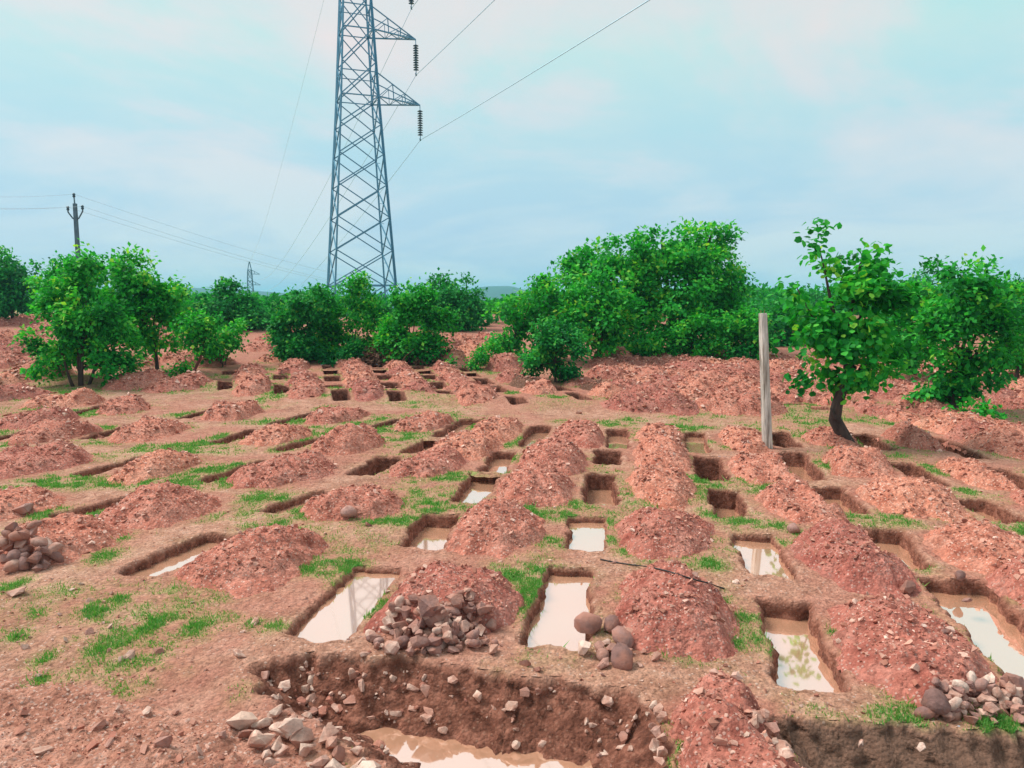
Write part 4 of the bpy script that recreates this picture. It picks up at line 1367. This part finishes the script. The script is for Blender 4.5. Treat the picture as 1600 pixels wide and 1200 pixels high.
# ------------------------------------------------------------------ trees
def leaf_arrays(cent, outw, size, tint, fine):
    n = len(cent)
    rn = lambda: rng.normal(0, 1, (n, 3))
    d = outw * .75 + rn() * .65 + np.array([0, 0, -.30])
    d /= np.linalg.norm(d, axis=1)[:, None] + 1e-9
    up = np.array([0, 0, .85]) + rn() * .45 + outw * .55
    up -= (up * d).sum(1)[:, None] * d
    up /= np.linalg.norm(up, axis=1)[:, None] + 1e-9
    sd_ = np.cross(d, up)
    if fine:
        T = np.array([(0, 0, 0), (.40, .28, .07), (.44, .66, .05), (0, 1.0, -.08), (-.44, .66, .05), (-.40, .28, .07)])
        F = np.array([(0, 1, 3), (1, 2, 3), (0, 3, 5), (5, 3, 4)])
    else:
        T = np.array([(0, 0, 0), (.36, .5, .07), (0, 1.0, -.06), (-.36, .5, .07)])
        F = np.array([(0, 1, 2), (0, 2, 3)])
    sz = size * rng.uniform(.65, 1.25, n)
    V = cent[:, None] + sz[:, None, None] * (T[None, :, 0:1] * sd_[:, None] + T[None, :, 1:2] * d[:, None] + T[None, :, 2:3] * up[:, None])
    FF = (F[None] + (np.arange(n) * len(T))[:, None, None]).reshape(-1, 3)
    return V.reshape(-1, 3), FF, np.repeat(tint, len(T))


def tree(label, base_px, lobes, leaf, dens=1.0, mat=M_LEAF, bark=M_BARK, fine=False, trunk=None, trunk_r=.09, stems=1, Y=None, name='tree', cat='tree', group=None, yellow=0.0, dark=0.0, depthf=.9, hollow=.35, seed=0):
    """lobes: (px, py, rx, ry) of crown masses as seen in the photograph, at the depth of the tree"""
    if Y is None:
        b = G(*base_px); Y = b[1]
    else:
        b = np.array([at(base_px[0], base_px[1], Y).x, Y])
    zb = float(gz(b[0], b[1])) - .05
    root = link(name, None, loc=(b[0], b[1], zb), label=label, cat=cat, group=group)
    org = np.array([b[0], b[1], zb])
    W = []
    for L in lobes:
        c = at(L[0], L[1], Y); rx, rz = L[2] / 1200 * Y, L[3] / 1200 * Y
        dy = (L[4] / 1200 * Y) if len(L) > 4 else random.uniform(-.35, .35) * rx
        dn = L[5] if len(L) > 5 else 1.0
        W.append((np.array([c.x, Y + dy, c.z]) - org, np.array([rx, rx * depthf, rz]), dn))
    # trunk and limbs
    if trunk:
        tp = [np.array(tuple(at(px, py, Y))) - org for px, py in trunk]
        tp[0][2] = min(tp[0][2], -.05)
    else:
        c0 = np.mean([w_[0] for w_ in W], 0)
        tp = [np.array([0, 0, -.1]), np.array([c0[0] * .12, 0, c0[2] * .25]), np.array([c0[0] * .4, c0[1] * .3, c0[2] * .6])]
    for s_ in range(stems):
        q = [np.array(p) for p in tp]
        if s_:
            jx, jy = rng.normal(0, .28), rng.normal(0, .2)
            q = [p + np.array([jx, jy, 0]) * (.45 + .5 * i) for i, p in enumerate(q)]
            q[0][2] = -.1
        rr = np.linspace(trunk_r, trunk_r * .6, len(q)) * (1 if s_ == 0 else .75)
        rr[0] *= 1.25
        if len(q) < 6:       # resample with a slight wobble
            qq = []; r2 = []
            for i in range(len(q) - 1):
                for t in (0, .5):
                    qq.append(Vector(q[i]).lerp(Vector(q[i + 1]), t) + (Vector(rng.normal(0, trunk_r * .16, 3)) if t else Vector((0, 0, 0)))); r2.append(rr[i] * (1 - t) + rr[i + 1] * t)
            qq.append(Vector(q[-1])); r2.append(rr[-1])
        else:
            qq, r2 = [Vector(p) for p in q], list(rr)
        V, F = tube_arrays(qq, r2, 9)
        V = V + (fbm(V[:, 0] * 9 + V[:, 2] * 5, V[:, 1] * 9 + V[:, 2] * 6, 2, 3) * trunk_r * .5)[:, None]
        link('trunk', mesh_from('trunk', V, F), bark, parent=root)
    top = np.array(tp[-1]); 
    for c, r, dn in W:
        a = top if c[2] > top[2] * .8 else np.array(tp[max(1, len(tp) // 2)])
        mid = (a + c) / 2 + np.array([0, 0, -.12 * np.linalg.norm(c - a)]) + rng.normal(0, .06, 3)
        end = c + np.array([0, 0, r[2] * .12])
        V, F = tube_arrays([a, mid, c, end], [q_ * (.45 if dn < .7 else 1) for q_ in (trunk_r * .5, trunk_r * .34, trunk_r * .18, trunk_r * .06)], 6)
        link('branch', mesh_from('branch', V, F), bark, parent=root)
    CE, OU, TI = [], [], []
    tw = []
    for c, r, dn in W:
        area = math.pi * r[0] * r[2]
        ncl = max(8, int(area / (leaf * leaf) * 1.6 * dens * dn))
        nb = max(5, int(7 + area * 2.2))                                  # boughs: sub-clumps of the mass
        bv = rng.normal(0, 1, (nb, 3)); bv /= np.linalg.norm(bv, axis=1)[:, None]
        bc = bv * (hollow + (1.02 - hollow) * rng.uniform(0, 1, nb) ** .6)[:, None] * rng.uniform(.72, 1.12, (nb, 1))
        brad = rng.uniform(.16, .38, nb)
        sp_ = rng.uniform(0, 1, nb) < .30                                  # sprigs standing out of the mass
        bc[sp_] = bv[sp_] * rng.uniform(1.0, 1.38, (int(sp_.sum()), 1)); brad[sp_] = rng.uniform(.09, .20, int(sp_.sum()))
        wgt = brad ** 1.6; bi = rng.choice(nb, ncl, p=wgt / wgt.sum())
        v = rng.normal(0, 1, (ncl, 3)); v /= np.linalg.norm(v, axis=1)[:, None]
        rel = bc[bi] + v * (brad[bi] * rng.uniform(.15, 1, ncl) ** .5)[:, None] * np.array([1.15, 1.15, .75])
        cc = c + rel * r
        btint = rng.normal(0, .18, nb)
        ctint = np.clip(.40 + btint[bi] + .16 * rng.normal(0, 1, ncl) + .13 * v[:, 2] + .10 * rel[:, 2] - dark + yellow * (rng.uniform(0, 1, nb) > .78)[bi] * .55, 0, .85)  # lighter upward, darker below: sunlit clumps and crown shade put into leaf tint
        kk = 9
        cl = np.repeat(cc, kk, 0) + rng.normal(0, 1, (ncl * kk, 3)) * leaf * np.array([.95, .95, .75])
        CE.append(cl)
        o = (cl - c) / r; o /= np.linalg.norm(o, axis=1)[:, None] + 1e-6
        OU.append(o); TI.append(np.repeat(ctint, kk))
    CE, OU, TI = np.concatenate(CE), np.concatenate(OU), np.concatenate(TI)
    ok = CE[:, 2] > .06
    CE, OU, TI = CE[ok], OU[ok], TI[ok]
    V, F, T = leaf_arrays(CE, OU, leaf, TI, fine)
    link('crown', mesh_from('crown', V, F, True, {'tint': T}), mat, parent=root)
    return root


# the crooked tree at right
hero = tree('crooked dark-trunked tree with large round leaves right of the concrete post', (1318, 696),
            [(1325, 500, 72, 72), (1366, 440, 40, 42), (1345, 412, 30, 22, 0, .8), (1278, 385, 22, 20, -4, .55), (1290, 420, 20, 28, 6, .5), (1288, 550, 48, 48), (1382, 530, 38, 62), (1335, 575, 56, 32), (1248, 452, 22, 22, 5, .55), (1265, 500, 34, 48)],
            .150, .78, fine=True, trunk=[(1328, 700), (1318, 682), (1304, 655), (1308, 632), (1316, 608), (1324, 585), (1326, 550)], trunk_r=.155, hollow=.45, yellow=.15)
V, F = tube_arrays([(-.16, -.05, .60), (-.30, -.10, .74), (-.36, -.10, .92)], [.09, .055, .02], 7)
link('broken_stub', mesh_from('broken_stub', V, F), M_BARK, parent=hero)
V, F = tube_arrays([np.array(tuple(at(1318, 606, 16.7))) - np.array(hero.location), np.array(tuple(at(1338, 592, 16.7))) - np.array(hero.location), np.array(tuple(at(1352, 565, 16.7))) - np.array(hero.location)], [.12, .09, .05], 8)
link('branch', mesh_from('branch', V, F), M_BARK, parent=hero)
# right-hand neighbours
tree('broad leafy tree with vines reaching the ground near the right edge', (1488, 640), [(1508, 470, 52, 48), (1500, 430, 36, 22), (1478, 540, 42, 60), (1535, 535, 42, 55), (1470, 605, 28, 32), (1500, 600, 30, 40), (1545, 480, 26, 40)], .165, 1.5, fine=False, trunk_r=.13, dark=.10, hollow=.45)
tree('slender pale green tree between the crooked tree and the vine-hung tree', (1430, 600), [(1425, 500, 32, 56), (1420, 555, 34, 40), (1445, 465, 24, 28), (1400, 520, 30, 50)], .19, 1.0, trunk_r=.08)
tree('leafy tree cut off by the right edge of the photo', (1588, 602), [(1595, 500, 38, 50), (1578, 470, 22, 30), (1610, 560, 30, 36), (1590, 545, 26, 34)], .18, 1.0, trunk_r=.08)
tree('small round-topped tree peeping over the thicket at right', (1443, 470), [(1438, 440, 20, 11), (1452, 448, 16, 10), (1428, 450, 14, 10)], .30, 1.1, mat=M_LEAF2, trunk_r=.12, Y=64)
tree('low leafy bush under the vine-hung tree near the right edge', (1540, 662), [(1535, 650, 26, 13), (1515, 645, 20, 12)], .15, 1.2, trunk_r=.02, name='bush', cat='bush')
for i, (bx, lob, lb) in enumerate([
    (1210, [(1210, 510, 36, 46), (1190, 530, 30, 34), (1235, 525, 26, 38)], 'dark leafy bush right behind the top of the concrete post'),
    (1570, [(1560, 490, 34, 38), (1590, 470, 26, 30)], 'dim leafy tree filling the gap behind the right edge'),
    (1405, [(1395, 480, 34, 40), (1420, 455, 22, 22)], 'dim leafy tree peeping out behind the crooked tree')]):
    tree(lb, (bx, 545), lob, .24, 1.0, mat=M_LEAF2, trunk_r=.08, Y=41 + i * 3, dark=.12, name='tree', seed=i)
# the big central group
tree('biggest spreading tree with a wide uneven crown right of centre', (1055, 552),
     [(1000, 400, 62, 42), (1085, 395, 62, 38), (1120, 420, 46, 52), (1050, 450, 85, 52), (960, 440, 62, 40), (1130, 480, 42, 50), (990, 490, 70, 45), (1090, 510, 72, 42), (925, 415, 42, 26), (1035, 375, 34, 22), (1108, 372, 26, 22), (900, 440, 30, 26)],
     .225, 1.2, trunk_r=.26, hollow=.35, yellow=.2, depthf=.8)
tree('bright green tree with a reddish leaning trunk left of the biggest tree', (935, 570), [(935, 470, 44, 42), (905, 500, 42, 40), (965, 505, 36, 42), (920, 530, 40, 26), (885, 470, 30, 30)], .20, 1.15,
     bark=M_BARKRED, trunk=[(930, 570), (932, 555), (942, 543), (938, 525), (935, 500)], trunk_r=.13, yellow=.2)
tree('slim leafy tree at the left end of the big tree group', (792, 562), [(800, 505, 26, 40), (790, 540, 17, 22), (830, 470, 30, 32), (850, 500, 34, 34), (860, 455, 28, 24)], .20, 1.05, trunk_r=.07, stems=2)
tree('dense dark bush standing in front of the big tree group', (868, 598), [(865, 545, 42, 38), (840, 570, 30, 22), (890, 565, 28, 30), (850, 525, 26, 20), (880, 520, 24, 18)], .14, 1.3, mat=M_LEAF2, trunk_r=.05, stems=3, dark=.08, name='bush', cat='bush')
for i, (bx, by, lob, lb) in enumerate([
    (1000, 562, [(1000, 530, 36, 28), (1020, 515, 26, 22)], 'low leafy bush under the left side of the biggest tree'),
    (1080, 563, [(1080, 525, 36, 34), (1100, 510, 30, 26), (1060, 535, 26, 20)], 'pale green bush under the middle of the biggest tree'),
    (1160, 566, [(1155, 525, 36, 36), (1180, 515, 28, 34), (1140, 540, 24, 20)], 'dark leafy bush left of the concrete post'),
    (1120, 545, [(1120, 500, 34, 34), (1140, 470, 26, 26)], 'leafy bush deep in shade under the right side of the biggest tree'),
    (960, 552, [(965, 540, 30, 20), (985, 520, 20, 26)], 'small bush beside the reddish leaning trunk')]):
    tree(lb, (bx, by), lob, .19, 1.1, trunk_r=.05, stems=2, name='bush', cat='bush', seed=i * 3)
for bx, by, s_, lb in [(745, 578, 1.0, 'small round shrub on the red soil left of its taller neighbour'), (764, 570, 1.25, 'slightly taller shrub on the red soil in the middle gap'), (1092, 566, .55, 'tiny green sapling before the shaded bushes'), (1258, 572, .5, 'tiny pale sapling behind the concrete post'), (700, 577, .45, 'tiny green shrub on a red heap right of the brush pile')]:
    tree(lb, (bx, by), [(bx, by - 12 * s_, 11 * s_, 13 * s_), (bx + 6 * s_, by - 22 * s_, 8 * s_, 11 * s_)], .13, 1.3, trunk_r=.025, name='shrub', cat='shrub')
# thicket round the pylon
tree('pale-leaved bush left of the pylon legs', (470, 566), [(462, 500, 34, 44), (455, 540, 34, 24), (490, 470, 28, 28), (445, 510, 22, 32), (480, 545, 26, 18)], .17, 2.0, mat=M_LEAF2, trunk_r=.05, stems=4, yellow=.35)
tree('bright green bush just left of the pylon base', (505, 560), [(505, 490, 30, 40), (520, 530, 30, 32), (495, 540, 26, 22)], .18, 1.9, trunk_r=.05, stems=4)
tree('thin-stemmed open tree in front of the pylon base', (550, 560), [(548, 455, 24, 26, 0, .6), (570, 450, 18, 20, 0, .6), (555, 495, 34, 26, 0, .5), (545, 540, 28, 22, 0, .8), (585, 490, 22, 26, 0, .6), (580, 540, 24, 22, 0, .9)], .17, 1.5, trunk_r=.05, stems=6)
tree('low dark bush at the foot of the pylon', (530, 568), [(525, 555, 26, 16), (555, 553, 22, 18)], .15, 1.2, mat=M_LEAF2, trunk_r=.03, stems=2, dark=.1, name='bush', cat='bush')
tree('dense dark green bush right of the pylon base', (640, 568), [(640, 520, 42, 42), (660, 545, 32, 24), (618, 530, 26, 32), (650, 480, 34, 26), (675, 505, 24, 34), (632, 465, 20, 18), (600, 545, 18, 20)], .17, 1.9, trunk_r=.06, stems=4)
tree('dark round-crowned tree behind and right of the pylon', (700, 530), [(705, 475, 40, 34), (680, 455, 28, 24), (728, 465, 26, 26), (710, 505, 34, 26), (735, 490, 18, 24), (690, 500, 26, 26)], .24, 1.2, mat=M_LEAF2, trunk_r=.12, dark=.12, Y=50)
# left group
tree('dense leafy tree with foliage to the ground, nearest at left', (126, 602), [(130, 440, 34, 36), (120, 500, 52, 42), (150, 500, 40, 50), (85, 545, 40, 28), (135, 560, 52, 36), (165, 555, 34, 40), (100, 480, 36, 36), (140, 410, 24, 20)], .17, 1.25, trunk_r=.07, stems=5, yellow=.25)
V_ = tree('thin forked sapling stems beside the dense left tree', (98, 588), [(80, 550, 26, 20), (105, 560, 18, 14)], .15, .9, trunk=[(97, 590), (92, 578), (88, 565), (90, 550)], trunk_r=.04, stems=2, name='sapling')
tree('tall leafy tree behind and right of the dense left tree', (246, 582), [(240, 450, 42, 36), (215, 430, 34, 32), (262, 480, 26, 40), (230, 500, 44, 36), (205, 480, 30, 44), (240, 525, 34, 26), (190, 415, 24, 20)], .19, 1.2,
     trunk=[(246, 582), (245, 565), (243, 548), (238, 520)], trunk_r=.08, yellow=.25)
tree('pale green tree peeping out left behind the dense left tree', (90, 500), [(105, 430, 34, 28), (85, 450, 26, 32), (140, 430, 30, 26)], .22, 1.1, trunk_r=.1, Y=46, yellow=.25)
tree('dark tree at the far left edge', (20, 492), [(15, 440, 34, 36), (38, 462, 22, 24), (0, 465, 36, 26), (18, 412, 22, 18), (-20, 430, 30, 34)], .26, 1.2, mat=M_LEAF2, trunk_r=.14, Y=55, dark=.05)
tree('small leafy tree with a slanting reddish trunk', (300, 592), [(318, 535, 24, 26), (300, 510, 26, 18), (325, 505, 22, 18)], .17, 1.1, bark=M_BARKRED, trunk=[(298, 592), (303, 580), (312, 562), (318, 545)], trunk_r=.065, stems=1)
tree('low bush with dark stems right of the slanting trunk', (345, 572), [(350, 530, 28, 22), (365, 520, 20, 20), (335, 545, 22, 16)], .16, 1.15, trunk_r=.04, stems=4, name='bush', cat='bush', yellow=.2)
tree('mid-distance tree left of the pale-leaved bush', (390, 525), [(385, 480, 28, 24), (350, 470, 32, 22), (330, 480, 24, 22), (355, 452, 14, 14), (395, 500, 24, 20), (315, 490, 20, 24)], .24, 1.15, mat=M_LEAF2, trunk_r=.1, Y=50)
tree('low green bush beside the square pits at left', (285, 590), [(280, 578, 12, 10), (290, 572, 10, 8)], .13, 1.1, trunk_r=.03, name='bush', cat='bush')

# brush heap of dry leaves before the pylon
c = G(612, 568); zb = float(gz_base(*c))
root = link('brush_heap', None, loc=(c[0], c[1], zb), label='heap of dry brown leafy brush in front of the pylon', cat='brush heap')
n = 1500
v = rng.normal(0, 1, (n, 3)); v /= np.linalg.norm(v, axis=1)[:, None]; v[:, 2] = np.abs(v[:, 2])
cen = v * np.array([1.5, .8, .95]) * (rng.uniform(.3, 1, n) ** .5)[:, None]
cen2 = v * np.array([1.0, .6, .45]) * (rng.uniform(.3, 1, n) ** .5)[:, None] + np.array([1.6, -.2, 0])
cen = np.concatenate([cen, cen2[:500]]); v = np.concatenate([v, v[:500]])
V, F, T = leaf_arrays(cen, v, .16, rng.uniform(0, .9, len(cen)), False)
link('dry_leaves', mesh_from('dry_leaves', V, F, True, {'tint': T}), M_DRYLEAF, parent=root, kind='stuff')
for j in range(26):
    a_ = rng.uniform(-1.4, 1.8); t0 = np.array([a_, rng.normal(0, .35), .0]); t1 = t0 + np.array([rng.normal(0, .5), rng.normal(0, .4), rng.uniform(.5, 1.0)])
    V, F = tube_arrays([t0, (t0 + t1) / 2 + rng.normal(0, .06, 3), t1], [.022, .016, .006], 5)
    link('twig', mesh_from('twig', V, F), M_BARKRED, parent=root)

# ------------------------------------------------------------------ far woods, hills and haze
def far_wood():
    CE, OU, TI = [], [], []
    for i in range(480):
        Yd = random.choice([64, 66, 72, 72, 85, 100, 125, 160, 210]) * random.uniform(.95, 1.1)
        px = random.uniform(-150, 1750)
        ytop = np.interp(px, [-150, 0, 60, 280, 440, 700, 760, 830, 1160, 1230, 1400, 1600, 1750], [464, 464, 462, 463, 465, 464, 474, 458, 450, 450, 447, 446, 446]) + random.uniform(-4, 12)
        top = at(px, ytop, Yd)
        zg = float(gz_base(top.x, Yd)); h = max(top.z - zg, 1.0)
        n = 130
        v = rng.normal(0, 1, (n, 3)); v /= np.linalg.norm(v, axis=1)[:, None]
        rx = h * random.uniform(.55, .8)
        c = np.array([top.x, Yd, zg + h * .52])
        CE.append(c + v * np.array([rx, rx * .7, h * .50]) * (rng.uniform(.4, 1, n) ** .4)[:, None]); OU.append(v)
        TI.append(np.clip(rng.normal(.25, .16, n) + .12 * v[:, 2] + random.uniform(-.08, .08), 0, .7))  # upper leaves lighter: light from above put into the tint
    for i in range(120):
        px = random.choice([random.uniform(265, 450), random.uniform(265, 450), random.uniform(560, 790), random.uniform(1140, 1260), random.uniform(1380, 1640)])
        Yd = random.uniform(50, 63)
        top = at(px, random.uniform(466, 490), Yd)
        zg = float(gz_base(top.x, Yd)); h = max(top.z - zg, .9)
        n = 150
        v = rng.normal(0, 1, (n, 3)); v /= np.linalg.norm(v, axis=1)[:, None]
        rx = h * random.uniform(.5, .75)
        CE.append(np.array([top.x, Yd, zg + h * .5]) + v * np.array([rx, rx * .7, h * .52]) * (rng.uniform(.3, 1.1, n) ** .5)[:, None]); OU.append(v)
        TI.append(np.clip(rng.normal(.32, .16, n) + .12 * v[:, 2] + random.uniform(-.1, .1), 0, .7))  # tops tinted lighter again, light from above put into leaf colour
    CE, OU, TI = map(np.concatenate, (CE, OU, TI))
    V, F, T = leaf_arrays(CE, OU, .0072 * CE[:, 1].clip(45), TI, False)
    return link('far_wood', mesh_from('far_wood', V, F, True, {'tint': T}), M_LEAF2, label='distant belt of green woodland along the horizon', cat='woodland', kind='stuff')


far_wood()

m, k = new_mat('wooded_hill')
tc = k.n('ShaderNodeTexCoord')
c_ = k.ramp(k.noise(tc.outputs['Object'], .02, 6, .7), [(.35, (.010, .050, .030)), (.65, (.025, .095, .045))])
p_ = k.n('ShaderNodeBsdfPrincipled', Roughness=1.0); k.s(p_, 'Base Color', c_); finish(k, p_.outputs[0])
hx = np.linspace(-2600, 2600, 420); hy = np.linspace(1500, 3000, 40)
XX, YY = np.meshgrid(hx, hy)
pxs = 800 + XX / YY.clip(1) * 1200
prof = np.interp(800 + hx / 2000 * 1200, [-800, -200, 0, 120, 290, 380, 450, 520, 700, 748, 770, 800, 830, 900, 1100, 1300, 1700, 2400], [448, 452, 452, 450, 450, 452, 458, 462, 460, 449, 447, 447, 456, 458, 456, 458, 455, 452])
zt = CAMH + (468 - prof) / 1200 * 2000
ridge = np.exp(-((YY - 2000) / 260) ** 2)
ZZ = -16 + (zt[None, :] + 16) * ridge + 6 * fbm(XX * .012, YY * .012, 4, 5) * ridge
hill = link('hills', mesh_from('hills', np.stack([XX, YY, ZZ], -1).reshape(-1, 3), grid_faces(40, 420), True), m, kind='structure')

m, k = new_mat('hazy_air')
vol = k.n('ShaderNodeVolumePrincipled')
vol.inputs['Color'].default_value = (0.30, 0.72, 0.98, 1)
vol.inputs['Density'].default_value = 0.00034
vol.inputs['Anisotropy'].default_value = 0.0
o_ = k.n('ShaderNodeOutputMaterial'); k.t.links.new(vol.outputs[0], o_.inputs['Volume'])
V, F = box_arrays(9000, 9600, 75, -19)
HAZE = True
if HAZE:
    hz = link('haze', mesh_from('haze', V + np.array([0, 1500, 0]), F, False), m, kind='stuff')
